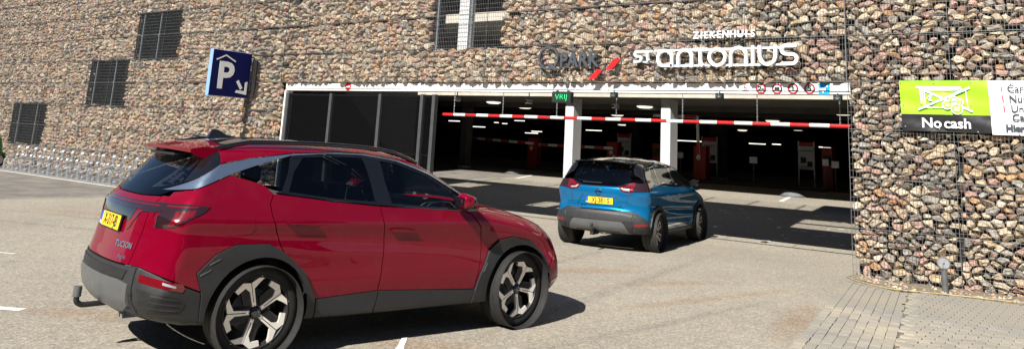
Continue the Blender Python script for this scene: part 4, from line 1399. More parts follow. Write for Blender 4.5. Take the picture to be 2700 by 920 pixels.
# ---- red SUV ------------------------------------------------------
RX, RY, RA = -2.80, -9.40, math.radians(77.14)
suv = thing("red_car", "red sport utility car with black roof and grey cladding turning towards the garage", "car", (RX, RY, 0), RA)
sil = [(-.55, .27, .05), (.4, .24, .04), (1.3, .23, .04), (2.2, .23, .04), (3.0, .21, .06), (3.36, .22, .25), (3.48, .34, .50), (3.52, .52, .62), (3.50, .68, .62), (3.44, .80, .55), (3.34, .89, .40),
       (3.14, .98, .26), (2.85, 1.06, .20), (2.50, 1.12, .18), (2.24, 1.17, .14), (1.95, 1.355, .13), (1.62, 1.53, .13), (1.36, 1.60, .14), (1.0, 1.64, .15), (.5, 1.655, .15), (0, 1.645, .15), (-.35, 1.61, .14),
       (-.47, 1.53, .13), (-.62, 1.36, .15), (-.76, 1.21, .20), (-.85, 1.13, .30), (-.88, 1.05, .36), (-.90, .92, .38), (-.93, .78, .38), (-.955, .68, .38), (-.965, .55, .38), (-.94, .42, .36), (-.82, .31, .18)]
def red_extra(x, z):
    e = .010 * np.exp(-((z - (1.02 - .02 * x)) / .05) ** 2) - .016 * np.exp(-((z - (.86 - .07 * (x - 1))) / .09) ** 2)
    e += .012 * np.exp(-((z - .55) / .10) ** 2)
    e += .014 * np.exp(-((x + .05) / .5) ** 2 - ((z - .95) / .16) ** 2) + .012 * np.exp(-((x - 2.68) / .45) ** 2 - ((z - .90) / .14) ** 2)
    return e
RB = Body(sil, [.2, .3, .42, .6, .8, .98, 1.08, 1.16, 1.24, 1.4, 1.54, 1.62, 1.7], [.86, .895, .905, .910, .922, .924, .908, .882, .846, .770, .690, .640, .600], red_extra)
HZ = .352
def arc_pts(hx, r, a0, a1, n=14): return arc(hx, HZ, r, a0, a1, n)
archF_out = [(2.11, .39), (2.18, .52), (2.29, .74), (2.40, .82), (2.58, .845), (2.80, .80), (2.965, .69), (3.06, .53), (3.09, .37)]
archR_out = [(.48, .42), (.36, .64), (.17, .79), (.03, .865), (-.23, .865), (-.38, .80), (-.51, .67), (-.46, .535)]
core_shell(RB, suv, [(0, HZ, .44), (2.68, HZ, .44)], 1.08, M_['cabin'], -1.0, 3.56)
xb = lambda z, w=.66: float(RB.rear([w], [z])[0])
for sg in (-1, 1):
    S = dict(sgn=sg)
    # sills and wheel-arch cladding
    panel(RB, "sill", [(.50, .265), (1.045, .265), (1.075, .445), (.49, .418)], 'side', M_['cladding'], suv, off=.012, **S)
    panel(RB, "sill", [(1.05, .265), (2.10, .265), (2.135, .385), (1.08, .446)], 'side', M_['cladding'], suv, off=.012, **S)
    inF = [p for p in arc_pts(2.68, .412, 192, -12, 20)]
    panel(RB, "wheel_arch", [(2.10, .265), (2.135, .385)] + archF_out[1:] + [(3.10, .30)] + inF[::-1], 'side', M_['cladding'], suv, off=.022, thick=.05, **S)
    inR = arc_pts(0, .412, -12, 192, 20)
    panel(RB, "wheel_arch", archR_out + [(-.445, .30)] + inR[::-1] + [(.49, .265)], 'side', M_['cladding'], suv, off=.022, thick=.05, **S)
    # painted panels
    panel(RB, "front_fender", [(1.965, 1.095), (2.06, 1.115), (2.3, 1.105), (2.7, 1.035), (3.02, .945), (3.16, .875), (3.20, .80), (3.14, .66), (3.075, .55)] + archF_out[-2:0:-1] + [(2.135, .40), (2.175, .60), (2.19, .76), (2.15, .95), (2.05, 1.06)], 'side', M_['carred'], suv, **S)
    fd = panel(RB, "front_door", [(1.045, 1.135), (1.06, 1.06), (1.09, .95), (1.105, .82), (1.095, .62), (1.075, .447), (2.125, .39), (2.17, .60), (2.186, .76), (2.146, .945), (2.045, 1.055), (1.96, 1.085), (1.5, 1.115)], 'side', M_['carred'], suv, **S)
    rd = panel(RB, "rear_door", [(.065, 1.235), (.03, 1.16), (.04, 1.08), (.09, .95), (.14, .84), (.17, .79), (.36, .64), (.485, .42), (1.07, .447), (1.09, .62), (1.10, .82), (1.085, .95), (1.055, 1.06), (1.04, 1.135), (.6, 1.175), (.25, 1.215)], 'side', M_['carred'], suv, **S)
    zs_ = [.70, .78, .86, .94, 1.02, 1.10, 1.16, 1.20]
    q = [(xb(z), z) for z in zs_] + [(xb(1.235), 1.235), (-.54, 1.265), (-.28, 1.372), (-.02, 1.305), (.06, 1.24), (.025, 1.16), (.035, 1.08), (.085, .95), (.135, .84), (.165, .792), (.03, .865), (-.23, .865), (-.38, .80), (-.51, .67), (-.46, .538)]
    qp = panel(RB, "rear_quarter", q, 'side', M_['carred'], suv, g=.03, **S)
    panel(RB, "roof_side", [(-.36, 1.455), (-.1, 1.505), (.3, 1.556), (.72, 1.576), (1.0, 1.572), (1.3, 1.540), (1.64, 1.43), (2.0, 1.23), (2.14, 1.135), (2.27, 1.13), (2.1, 1.225), (1.86, 1.385), (1.55, 1.525), (1.30, 1.582), (1.0, 1.612), (.5, 1.626), (.05, 1.618), (-.25, 1.595), (-.33, 1.575)], 'side', M_['carred'], suv, g=.025, **S)
    panel(RB, "pillar_lining", [(1.0, 1.565), (1.3, 1.535), (1.64, 1.425), (2.0, 1.225), (2.14, 1.13), (2.26, 1.13), (2.1, 1.225), (1.86, 1.38), (1.55, 1.52), (1.3, 1.575), (1.0, 1.60)], 'side', M_['cabin'], suv, off=-.026, thick=.004, g=.04, gap=0, **S)
    # glass house
    panel(RB, "window_surround", [(-.30, 1.383), (-.02, 1.31), (.07, 1.245), (.25, 1.218), (.6, 1.178), (1.04, 1.138), (1.5, 1.118), (1.955, 1.09), (2.06, 1.118), (2.10, 1.135), (1.98, 1.225), (1.63, 1.415), (1.28, 1.523), (1.0, 1.556), (.72, 1.558), (.3, 1.538), (-.05, 1.475)], 'side', M_['carblack'], suv, off=-.022, thick=.004, **S) if False else None
    fw = panel(RB, "front_window", [(1.12, 1.512), (1.28, 1.492), (1.58, 1.392), (1.84, 1.245), (1.90, 1.12), (1.5, 1.142), (1.17, 1.163), (1.13, 1.35)], 'side', M_['glassclear'], suv, off=-.010, thick=.004, **S)
    rw = panel(RB, "rear_window", [(.36, 1.520), (.6, 1.534), (.94, 1.534), (.975, 1.36), (1.0, 1.178), (.6, 1.206), (.20, 1.252), (.26, 1.40)], 'side', M_['glassdark'], suv, off=-.010, thick=.004, **S)
    panel(RB, "quarter_window", [(-.24, 1.385), (.0, 1.455), (.24, 1.508), (.205, 1.40), (.135, 1.255), (-.01, 1.325)], 'side', M_['glassdark'], suv, off=-.010, thick=.004, **S)
    # black pillars and frames
    panel(RB, "pillar", [(1.0, 1.178), (.975, 1.36), (.94, 1.534), (.945, 1.556), (1.11, 1.55), (1.12, 1.512), (1.13, 1.35), (1.17, 1.163), (1.17, 1.132), (1.0, 1.146)], 'side', M_['carblack'], suv, off=-.006, thick=.02, **S)
    panel(RB, "pillar", [(.135, 1.255), (.205, 1.40), (.24, 1.508), (.25, 1.53), (.365, 1.54), (.36, 1.52), (.26, 1.40), (.20, 1.252), (.20, 1.228), (.08, 1.246)], 'side', M_['carblack'], suv, off=-.006, thick=.02, **S)
    panel(RB, "window_seal", [(.08, 1.248), (.25, 1.222), (.6, 1.182), (1.0, 1.148), (1.5, 1.119), (1.955, 1.092), (1.91, 1.118), (1.5, 1.141), (1.0, 1.176), (.6, 1.204), (.21, 1.251)], 'side', M_['carblack'], suv, off=.002, thick=.012, **S)
    panel(RB, "mirror_base", [(1.845, 1.243), (1.905, 1.12), (1.958, 1.093), (2.07, 1.12), (1.985, 1.205)], 'side', M_['carblack'], suv, off=-.004, **S)
    panel(RB, "window_seal", [(.25, 1.53), (.6, 1.552), (.94, 1.553), (1.28, 1.512), (1.6, 1.405), (1.845, 1.268), (1.845, 1.245), (1.58, 1.393), (1.28, 1.493), (.94, 1.535), (.6, 1.535), (.24, 1.51)], 'side', M_['carblack'], suv, off=-.004, thick=.012, **S)
    # satin blade that frames the side glass
    panel(RB, "chrome_blade", [(-.70, 1.238), (-.545, 1.268), (-.285, 1.378), (.0, 1.468), (.25, 1.532), (.6, 1.556), (.945, 1.557), (1.29, 1.516), (1.62, 1.407), (1.99, 1.21), (2.00, 1.226), (1.64, 1.427), (1.3, 1.537), (1.0, 1.570), (.72, 1.574), (.3, 1.553), (-.1, 1.502), (-.36, 1.452), (-.52, 1.345)], 'side', M_['silver'], suv, off=.004, g=.02, thick=.014, **S)
    panel(RB, "door_lining", [(.1, .98), (2.1, .98), (2.05, 1.125), (1.96, 1.104), (1.5, 1.134), (1.0, 1.158), (.6, 1.196), (.25, 1.236), (.08, 1.26), (-.3, 1.36), (-.6, 1.24), (-.6, 1.0)], 'side', M_['cabin'], suv, off=-.03, thick=.01, g=.08, gap=0, **S)
    panel(RB, "rear_pillar", [(-.715, 1.245), (-.52, 1.345), (-.36, 1.455), (-.30, 1.575), (-.40, 1.575), (-.48, 1.49), (-.60, 1.36)], 'side', M_['carblack'], suv, off=-.006, g=.02, gap=0, **S)
    # fuel flap, door handles
    if sg < 0:
        panel(RB, "fuel_flap", [(-.355, 1.00), (-.345, 1.075), (-.31, 1.095), (-.15, 1.095), (-.105, 1.06), (-.10, .97), (-.135, .935), (-.31, .93), (-.345, .95)], 'side', M_['carred'], suv, off=.003, thick=.008, gap=0, **S)
    for dr, hx, hz in ((fd, 1.15, .935), (rd, .16, 1.02)):
        panel(RB, "handle", [(hx - .01, hz + .0), (hx + .03, hz + .014), (hx + .15, hz + .012), (hx + .26, hz - .008), (hx + .25, hz - .026), (hx + .1, hz - .014), (hx + .02, hz - .016)], 'side', M_['carred'], dr, off=.023, thick=.02, gap=0, g=.02, **S)
    # bumper side, reflector, lower grille
    bz = [.36, .45, .55, .64, .692]
    panel(RB, "rear_bumper", [(xb(z), z) for z in bz] + [(-.463, .532), (-.447, .30), (-.66, .30)], 'side', M_['cladding'], suv, off=.008, g=.03, **S)
    panel(RB, "front_bumper", [(3.08, .545), (3.145, .655), (3.205, .80), (3.30, .74), (3.36, .60), (3.36, .40), (3.28, .30), (3.12, .30), (3.10, .40)], 'side', M_['carred'], suv, g=.03, **S)
    panel(RB, "headlight", [(3.165, .87), (3.20, .895), (3.30, .835), (3.33, .74), (3.30, .735), (3.21, .80)], 'side', M_['lensclear'], suv, off=.004, g=.02, **S)
    panel(RB, "bumper_trim", [(3.13, .405), (3.36, .44), (3.36, .405), (3.13, .37)], 'side', M_['carblack'], suv, off=.006, g=.03, **S)
    # tail lamp wrapping round the corner
    tl = panel(RB, "tail_lamp", [(xb(1.155, .70), 1.155), (-.62, 1.160), (-.455, 1.140), (-.50, 1.105), (-.60, 1.055), (-.72, .985), (xb(.975, .70), .975), (xb(1.06, .70), 1.06)], 'side', M_['lensdark'], suv, off=.006, g=.02, gap=0, **S)
    for k in range(4):
        u = .12 * k
        panel(RB, "lamp_bar", [(-.74 + .035 * k, .995 + .022 * k), (-.705 + .04 * k, 1.005 + .022 * k), (-.665 + .035 * k, 1.105 + .004 * k), (-.685 + .033 * k, 1.105 + .004 * k)], 'side', M_['lens'], tl, off=.0075, thick=.003, gap=0, g=.02, **S)
    panel(RB, "lamp_bar", [(-.78, 1.130), (-.55, 1.134), (-.54, 1.143), (-.78, 1.143)], 'side', M_['lens'], tl, off=.0075, thick=.003, gap=0, g=.02, **S)
    rm = panel(RB, "reflector", [(xb(.62, .70), .60), (-.60, .545), (-.585, .57), (-.60, .60), (xb(.66, .70), .655)], 'side', M_['lens'], suv, off=.012, g=.02, gap=0, **S)
    panel(RB, "lamp_lens", [(-.74, .600), (-.65, .575), (-.65, .590), (-.74, .618)], 'side', M_['lensclear'], rm, off=.0145, thick=.003, g=.02, gap=0, **S)
    lg = panel(RB, "bumper_grille", [(xb(.56, .70), .555), (-.60, .50), (-.565, .455), (-.60, .40), (xb(.42, .70), .40)], 'side', M_['black'], suv, off=.011, g=.02, gap=0, **S)
    for k in range(3):
        panel(RB, "grille_bar", [(-.80, .425 + .045 * k), (-.62, .412 + .036 * k), (-.62, .424 + .036 * k), (-.80, .444 + .045 * k)], 'side', M_['cladding'], lg, off=.018, thick=.006, g=.02, gap=0, **S)
    # arch chevrons
    for k, (cx, cz) in enumerate(((-.462, .70), (-.40, .775))):
        panel(RB, "arch_mark", [(cx - .025, cz - .05), (cx + .05, cz - .012), (cx + .055, cz - .002), (cx - .03, cz - .040)], 'side', M_['skid'], suv, off=.026, thick=.003, gap=0, g=.02, **S)
    panel(RB, "arch_mark", [(2.20, .54), (2.245, .62), (2.255, .62), (2.212, .54)], 'side', M_['skid'], suv, off=.026, thick=.003, gap=0, g=.02, **S)
    # corner of quarter seen from behind (between side panel and tailgate)
    panel(RB, "rear_corner", [(.56, .70), (.665, .70), (.665, 1.20), (.575, 1.20), (.60, 1.05), (.575, .85)], 'rear', M_['carred'], suv, g=.025, gap=.0015, sgn=sg)
    panel(RB, "tail_lamp", [(.36, .93), (.40, .955), (.47, 1.075), (.70, 1.085), (.70, 1.155), (.62, 1.155), (.52, 1.09), (.49, 1.06)], 'rear', M_['lensdark'], suv, off=.006, g=.02, gap=0, sgn=sg)
    # exhaust
    if sg < 0:
        ex = MB()
        for yy in (-.46, -.54):
            ex.tube([(-.70, yy, .33), (-.885, yy, .325)], .030, 14)
        ex.build("exhaust_tip", M_['chrome'], suv, 40)
    # mirror
    my = sg * 1.02
    mm = bmesh.new()
    for (x, y, z) in [(1.83, .93, 1.145), (1.83, .93, 1.215), (1.82, 1.10, 1.13), (1.82, 1.10, 1.235), (1.84, 1.02, 1.262), (1.90, 1.115, 1.14), (1.90, 1.115, 1.225), (1.98, 1.07, 1.15), (1.98, 1.05, 1.22), (1.99, .97, 1.16), (1.95, .96, 1.24), (1.86, .95, 1.25)]:
        mm.verts.new((x, sg * y, z))
    bmesh.ops.convex_hull(mm, input=mm.verts)
    bmesh.ops.subdivide_edges(mm, edges=mm.edges, cuts=2, use_grid_fill=True, smooth=.12)
    me = bpy.data.meshes.new("mirror"); mm.to_mesh(me); mm.free(); me.materials.append(M_['carred']); me.shade_smooth()
    mir = link("mirror", me, suv)
    MB().bbox(1.84, 1.97, min(sg * .93, sg * 1.11), max(sg * .93, sg * 1.11), 1.105, 1.145, .015).build("mirror_foot", M_['carblack'], mir)
    MB().box(1.8155, 1.8185, min(sg * .945, sg * 1.09), max(sg * .945, sg * 1.09), 1.145, 1.225).build("mirror_glass", M_['chrome'], mir)
    wheel(suv, 0, sg, .905, HZ, .271, .225, 'star', .28 if sg < 0 else 1)
    wheel(suv, 2.68, sg, .905, HZ, .271, .225, 'star', .72 if sg < 0 else 1.2, steer=math.radians(5))
# hood, windscreen, roof, tail
yh = lambda x, z: float(RB.W([x], [z])[0]) - .004
hl = [(2.26, 1.112), (2.5, 1.075), (2.7, 1.038), (2.9, .985), (3.05, .935), (3.17, .88)]
hood = [(x, yh(x, z)) for x, z in hl]
panel(RB, "hood", hood + [(3.27, .45), (3.33, .2), (3.34, 0), (3.33, -.2), (3.27, -.45)] + [(x, -y) for x, y in hood[::-1]] + [(2.31, -.4), (2.33, 0), (2.31, .4)], 'top', M_['carred'], suv, g=.04)
panel(RB, "grille", [(-.62, .36), (.62, .36), (.70, .60), (.62, .86), (-.62, .86), (-.70, .60)], 'front', M_['carblack'], suv, g=.05)
panel(RB, "lower_bumper", [(-.75, .24), (.75, .24), (.75, .35), (-.75, .35)], 'front', M_['cladding'], suv, g=.05)
wl = [(1.58, 1.505), (1.75, 1.425), (1.95, 1.30), (2.15, 1.175)]
wsp = [(x, float(RB.W([x], [z])[0]) - .03) for x, z in wl]
panel(RB, "windscreen", wsp + [(2.20, .5), (2.23, 0), (2.20, -.5)] + [(x, -y) for x, y in wsp[::-1]] + [(1.52, -.4), (1.50, 0), (1.52, .4)], 'top', M_['glassclear'], suv, off=-.006, thick=.004, g=.05)
ry_ = [(x, float(RB.W([x], [1.600])[0])) for x in (-.25, 0, .3, .6, .9, 1.2)] + [(1.40, .52)]
panel(RB, "roof", ry_ + [(1.50, .4), (1.49, 0), (1.50, -.4)] + [(x, -y) for x, y in ry_[::-1]], 'top', M_['carblack'], suv, g=.05)
for sg in (-1, 1):
    pts = []
    for i in range(15):
        x = -.36 + 1.96 * i / 14
        w_ = float(RB.W([x], [min(1.60, float(RB.top([x], [.3])[0]) - .03)])[0]) - .02
        e_ = min(1, i / 2, (14 - i) / 2.5)
        pts.append((x, sg * (.60 - .03 * abs(i - 7) / 7), float(RB.top([x], [.57])[0]) + .008 + .038 * e_))
    m = MB(); m.tube(pts, .019, 8); m.build("roof_rail", M_['carblack'], suv, 50)
sp = MB(); NY = 16
ringv = []
for j in range(NY + 1):
    y = -.60 + 1.2 * j / NY; k = abs(y) / .60
    tip = -.62 + .06 * k ** 2; zt_ = 1.570 - .015 * k ** 2
    ringv.append([(-.26, y, float(RB.top([-.26], [min(abs(y), .55)])[0]) - .02 * k ** 4), (-.46, y, 1.598 - .02 * k ** 2), (tip, y, zt_), (tip + .005, y, zt_ - .026), (-.45, y, 1.515 - .035 * k ** 6), (-.28, y, 1.51 - .05 * k ** 4)])
for j in range(NY):
    a, b = ringv[j], ringv[j + 1]
    for i in range(5): sp.add([a[i], b[i], b[i + 1], a[i + 1]], [(0, 1, 2, 3)])
sp.add(ringv[0], [(0, 1, 2, 3, 4, 5)]); sp.add(ringv[-1], [(5, 4, 3, 2, 1, 0)])
spo = sp.build("spoiler", M_['carred'], suv, 40)
MB().box(-.58, -.44, -.30, .30, 1.495, 1.514).build("wiper_cover", M_['black'], spo)
MB().box(-.79, -.785, -.16, .16, 1.566, 1.578).build("brake_lamp", M_['lensdark'], spo) if False else None
rg = [(-.54, 1.20), (-.30, 1.185), (.30, 1.185), (.54, 1.20), (.66, 1.255), (.62, 1.40), (.57, 1.51), (.3, 1.525), (-.3, 1.525), (-.57, 1.51), (-.62, 1.40), (-.66, 1.255)]
panel(RB, "rear_screen", rg, 'rear', M_['glassdark'], suv, off=-.002, thick=.01, g=.04)
tg = panel(RB, "tailgate", [(-.555, .70), (.555, .70), (.57, .85), (.595, 1.05), (.57, 1.195), (.30, 1.182), (-.30, 1.182), (-.57, 1.195), (-.595, 1.05), (-.57, .85)], 'rear', M_['carred'], suv, g=.035)
lb = panel(RB, "light_bar", [(-.72, 1.095), (.72, 1.095), (.72, 1.152), (.3, 1.148), (-.3, 1.148), (-.72, 1.152)], 'rear', M_['lensdark'], suv, off=.008, g=.03, gap=0)
panel(RB, "lamp_bar", [(-.66, 1.130), (.66, 1.130), (.66, 1.138), (-.66, 1.138)], 'rear', M_['lens'], lb, off=.0095, thick=.003, g=.03, gap=0)
panel(RB, "plate_recess", [(-.36, 1.0), (.36, 1.0), (.42, 1.092), (-.42, 1.092)], 'rear', M_['carblack'], suv, off=.003, g=.03, gap=0)
panel(RB, "rear_bumper", [(-.665, .50), (.665, .50), (.665, .692), (-.665, .692)], 'rear', M_['cladding'], suv, off=.008, g=.03)
bs_ = panel(RB, "bumper_step", [(-.55, .60), (.55, .60), (.58, .665), (-.58, .665)], 'rear', M_['black'], suv, off=.015, thick=.01, g=.03, gap=0)
panel(RB, "skid_plate", [(-.50, .36), (.50, .36), (.62, .42), (.64, .575), (.5, .598), (-.5, .598), (-.64, .575), (-.62, .42)], 'rear', M_['skid'], suv, off=.022, thick=.03, g=.03)
panel(RB, "lower_bumper", [(-.66, .30), (.66, .30), (.66, .50), (-.66, .50)], 'rear', M_['cladding'], suv, off=.002, g=.03)
plate(RB, suv, 0.0, .965, "X-317-JB", out=.016)
text("badge", "TUCSON", .062, M_['chrome'], tg, on_rear(RB, -.40, .825, .004), extrude=.003, bold=.001, space=1.1)
text("badge", "plug-in", .045, M_['chrome'], tg, on_rear(RB, -.43, .745, .004), extrude=.002)
MB().tube([v[:] for v in fillet([(-.85, .0, .34), (-1.03, 0, .335), (-1.07, 0, .36), (-1.07, 0, .43)], .05)], .021, 10).build("tow_hitch", M_['black'], suv, 50)
MB().cyl((-1.07, 0, .40), (-1.07, 0, .475), .031, 14).build("hitch_cap", M_['post'], suv, 50)
fin = MB().prism([(-.22, 1.64), (.06, 1.65), (-.05, 1.672), (-.13, 1.715), (-.18, 1.716)], lambda u, v, d: (u, d * (1.3 - (v - 1.64) * 10), v), -.02, .02)
fin.build("antenna", M_['carblack'], suv)
seats(suv, 1.05, .18, 1.50)
dsh = MB().prism([(1.75, 1.02), (2.2, 1.02), (2.2, 1.12), (1.95, 1.16), (1.80, 1.13)], lambda u, v, d: (u, d, v), -.70, .70)
dsh.build("dashboard", M_['cabin'], suv)
MB().tube([(1.58 + .06 * math.sin(a * math.pi / 12), .37 + .19 * math.cos(a * math.pi / 12), 1.10 + .17 * math.sin(a * math.pi / 12)) for a in range(24)], .015, 7, closed=True).build("steering_wheel", M_['cabin'], suv, 60)
MB().bbox(1.62, 1.64, -.10, .10, 1.40, 1.46, .006).build("rear_view_mirror", M_['cabinlight'], suv)
panel(RB, "headliner", [(-.2, .5), (1.3, .5), (1.3, -.5), (-.2, -.5)], 'top', M_['cabinlight'], suv, off=-.035, g=.1, gap=0)
# ---- blue crossover -----------------------------------------------
BX, BY, BA = -4.13, -.21, math.radians(98.03)
cx5 = thing("blue_car", "blue compact crossover with black roof seen from behind, driving into the garage entrance", "car", (BX, BY, 0.0), BA)
cx5.rotation_euler = (0, -math.radians(.2), BA)
silb = [(-.50, .29, .06), (.4, .25, .04), (1.3, .24, .04), (2.1, .24, .04), (2.9, .23, .06), (3.26, .26, .25), (3.38, .38, .45), (3.42, .55, .55), (3.40, .70, .55), (3.33, .82, .45), (3.20, .92, .32), (2.95, 1.00, .22), (2.6, 1.06, .18), (2.36, 1.10, .14),
        (2.05, 1.29, .13), (1.72, 1.46, .13), (1.42, 1.545, .14), (1.05, 1.585, .15), (.6, 1.60, .15), (.15, 1.592, .15), (-.22, 1.565, .14), (-.40, 1.535, .13), (-.46, 1.46, .13), (-.56, 1.30, .15), (-.64, 1.15, .18), (-.69, 1.08, .24), (-.705, .98, .30), (-.70, .82, .32),
        (-.715, .72, .34), (-.765, .66, .36), (-.775, .52, .36), (-.745, .40, .34), (-.66, .32, .18)]
def blue_extra(x, z):
    return .012 * np.exp(-((z - .98) / .06) ** 2) - .016 * np.exp(-((z - (.78 - .05 * x)) / .09) ** 2) + .010 * np.exp(-((z - .5) / .1) ** 2) + .014 * np.exp(-((x) / .45) ** 2 - ((z - .88) / .15) ** 2)
BB = Body(silb, [.2, .3, .42, .6, .8, .95, 1.05, 1.14, 1.25, 1.38, 1.5, 1.58, 1.65], [.80, .845, .86, .868, .876, .874, .855, .822, .768, .712, .655, .61, .57], blue_extra)
HB = .335
arc_b = lambda hx, r, a0, a1, n=14: arc(hx, HB, r, a0, a1, n)
core_shell(BB, cx5, [(0, HB, .42), (2.604, HB, .42)], 1.06, M_['cabin'], -.8, 3.45, .26, .56)
bxb = lambda z, w=.62: float(BB.rear([w], [z])[0])
for sg in (-1, 1):
    S = dict(sgn=sg)
    panel(BB, "sill", [(.45, .25), (2.13, .25), (2.13, .345), (.45, .345)], 'side', M_['cladding'], cx5, off=.010, **S)
    panel(BB, "wheel_arch", arc_b(2.604, .455, -8, 188, 18) + arc_b(2.604, .385, 192, -12, 18), 'side', M_['cladding'], cx5, off=.020, thick=.05, gap=0, **S)
    panel(BB, "wheel_arch", arc_b(0, .455, -8, 188, 18) + arc_b(0, .385, 192, -12, 18), 'side', M_['cladding'], cx5, off=.020, thick=.05, gap=0, **S)
    arF = arc_b(2.604, .46, -2, 182, 16); arR = arc_b(0, .46, -2, 182, 16)
    panel(BB, "front_fender", [(2.02, 1.06), (2.2, 1.075), (2.6, 1.035), (2.95, .965), (3.12, .90), (3.14, .78), (3.10, .5)] + arF + [(2.10, .35), (2.13, .7), (2.08, .92)], 'side', M_['carblue'], cx5, **S)
    fd = panel(BB, "front_door", [(1.04, 1.10), (1.08, .95), (1.06, .35), (2.095, .35), (2.125, .7), (2.075, .92), (2.015, 1.055), (1.5, 1.085)], 'side', M_['carblue'], cx5, **S)
    rd = panel(BB, "rear_door", [(.22, 1.13), (.30, .98), (.42, .75), (.46, .35), (1.055, .35), (1.075, .95), (1.035, 1.10), (.6, 1.12)], 'side', M_['carblue'], cx5, **S)
    panel(BB, "rear_quarter", [(bxb(z), z) for z in (.70, .80, .90, 1.0, 1.05)] + [(-.30, 1.10), (-.05, 1.155), (.21, 1.135), (.29, .98), (.41, .75), (.455, .40)] + arR[1:] , 'side', M_['carblue'], cx5, g=.03, **S)
    panel(BB, "roof_side", [(-.40, 1.25), (-.30, 1.40), (.05, 1.475), (.5, 1.518), (.95, 1.52), (1.4, 1.475), (1.75, 1.36), (2.1, 1.16), (2.2, 1.08), (2.34, 1.085), (2.1, 1.235), (1.75, 1.42), (1.42, 1.515), (1.0, 1.553), (.5, 1.565), (.0, 1.555), (-.35, 1.52), (-.42, 1.45), (-.49, 1.32), (-.47, 1.22)], 'side', M_['carblack'], cx5, g=.03, **S)
    panel(BB, "pillar", [(-.47, 1.215), (-.40, 1.25), (-.30, 1.40), (-.02, 1.46), (-.02, 1.42), (-.12, 1.30), (-.06, 1.16), (-.30, 1.105), (-.52, 1.16)], 'side', M_['carblack'], cx5, g=.03, **S)
    panel(BB, "quarter_window", [(-.11, 1.30), (-.01, 1.42), (.17, 1.448), (.19, 1.15), (-.05, 1.165)], 'side', M_['glassdark'], cx5, off=-.008, thick=.004, **S)
    panel(BB, "rear_window", [(.25, 1.46), (.6, 1.495), (.96, 1.497), (1.02, 1.118), (.6, 1.135), (.24, 1.148)], 'side', M_['glassdark'], cx5, off=-.008, thick=.004, **S)
    panel(BB, "front_window", [(1.08, 1.493), (1.38, 1.455), (1.72, 1.34), (1.98, 1.18), (2.0, 1.09), (1.5, 1.103), (1.12, 1.115)], 'side', M_['glassclear'], cx5, off=-.008, thick=.004, **S)
    panel(BB, "pillar", [(.17, 1.448), (.25, 1.46), (.24, 1.148), (.19, 1.15)], 'side', M_['carblack'], cx5, off=-.004, **S)
    panel(BB, "pillar", [(.96, 1.497), (1.08, 1.493), (1.12, 1.115), (1.02, 1.118)], 'side', M_['carblack'], cx5, off=-.004, **S)
    panel(BB, "chrome_strip", [(-.12, 1.30), (-.02, 1.425), (.17, 1.453), (.6, 1.50), (1.0, 1.50), (1.4, 1.458), (1.73, 1.345), (2.06, 1.14), (2.08, 1.155), (1.74, 1.362), (1.4, 1.476), (1.0, 1.519), (.6, 1.519), (.15, 1.472), (-.03, 1.445), (-.135, 1.31)], 'side', M_['chrome'], cx5, off=.003, thick=.01, g=.02, gap=0, **S)
    panel(BB, "belt_trim", [(-.05, 1.150), (.2, 1.133), (1.04, 1.103), (2.0, 1.066), (2.0, 1.082), (1.04, 1.117), (.2, 1.15), (-.05, 1.167)], 'side', M_['carblack'], cx5, off=.003, thick=.01, g=.03, gap=0, **S)
    for dr, hx in ((fd, 1.12), (rd, .38)):
        panel(BB, "handle", [(hx, .955), (hx + .04, .972), (hx + .20, .965), (hx + .20, .942), (hx + .03, .945)], 'side', M_['carblue'], dr, off=.03, thick=.025, gap=0, g=.02, **S)
    panel(BB, "door_trim", [(.50, .40), (2.08, .42), (2.08, .455), (.50, .435)], 'side', M_['chrome'], cx5, off=.008, thick=.01, g=.03, gap=0, **S)
    panel(BB, "rear_bumper", [(bxb(z), z) for z in (.34, .45, .55, .64, .69)] + [(-.455, .40), (-.44, .34)], 'side', M_['cladding'], cx5, off=.008, g=.025, **S)
    panel(BB, "front_bumper", [(3.07, .50), (3.145, .78), (3.22, .80), (3.28, .6), (3.25, .36), (3.05, .30)], 'side', M_['cladding'], cx5, g=.03, **S)
    tl = panel(BB, "tail_lamp", [(bxb(1.03, .60), 1.02), (-.44, 1.05), (-.22, 1.125), (-.20, 1.16), (-.32, 1.165), (bxb(1.17, .60), 1.175)], 'side', M_['lensdark'], cx5, off=.006, g=.02, gap=0, **S)
    tr = panel(BB, "tail_lamp", [(.36, 1.09), (.42, 1.025), (.50, 1.01), (.62, 1.015), (.64, 1.18), (.56, 1.17), (.46, 1.11)], 'rear', M_['lens'], cx5, off=.008, g=.02, gap=0, sgn=sg)
    panel(BB, "lamp_lens", [(.40, 1.085), (.445, 1.042), (.56, 1.033), (.565, 1.055), (.46, 1.065), (.425, 1.09)], 'rear', M_['lensclear'], tr, off=.0105, thick=.003, g=.02, gap=0, sgn=sg)
    panel(BB, "lamp_lens", [(.47, 1.075), (.58, 1.065), (.585, 1.095), (.50, 1.10)], 'rear', M_['lensdark'], tr, off=.0105, thick=.003, g=.02, gap=0, sgn=sg)
    panel(BB, "reflector", [(bxb(.46, .66), .45), (-.56, .465), (-.56, .505), (bxb(.5, .66), .495)], 'side', M_['lens'], cx5, off=.012, g=.02, gap=0, **S)
    panel(BB, "rear_corner", [(.52, .70), (.62, .70), (.62, 1.01), (.545, 1.01), (.53, .85)], 'rear', M_['carblue'], cx5, g=.025, gap=.0015, sgn=sg)
    mm = bmesh.new()
    for (x, y, z) in [(1.93, .86, 1.10), (1.93, .86, 1.19), (1.92, 1.02, 1.10), (1.92, 1.02, 1.21), (1.97, 1.03, 1.11), (1.98, 1.03, 1.20), (2.07, .99, 1.12), (2.06, .98, 1.19), (2.07, .88, 1.13), (1.95, .94, 1.225)]:
        mm.verts.new((x, sg * y, z))
    bmesh.ops.convex_hull(mm, input=mm.verts)
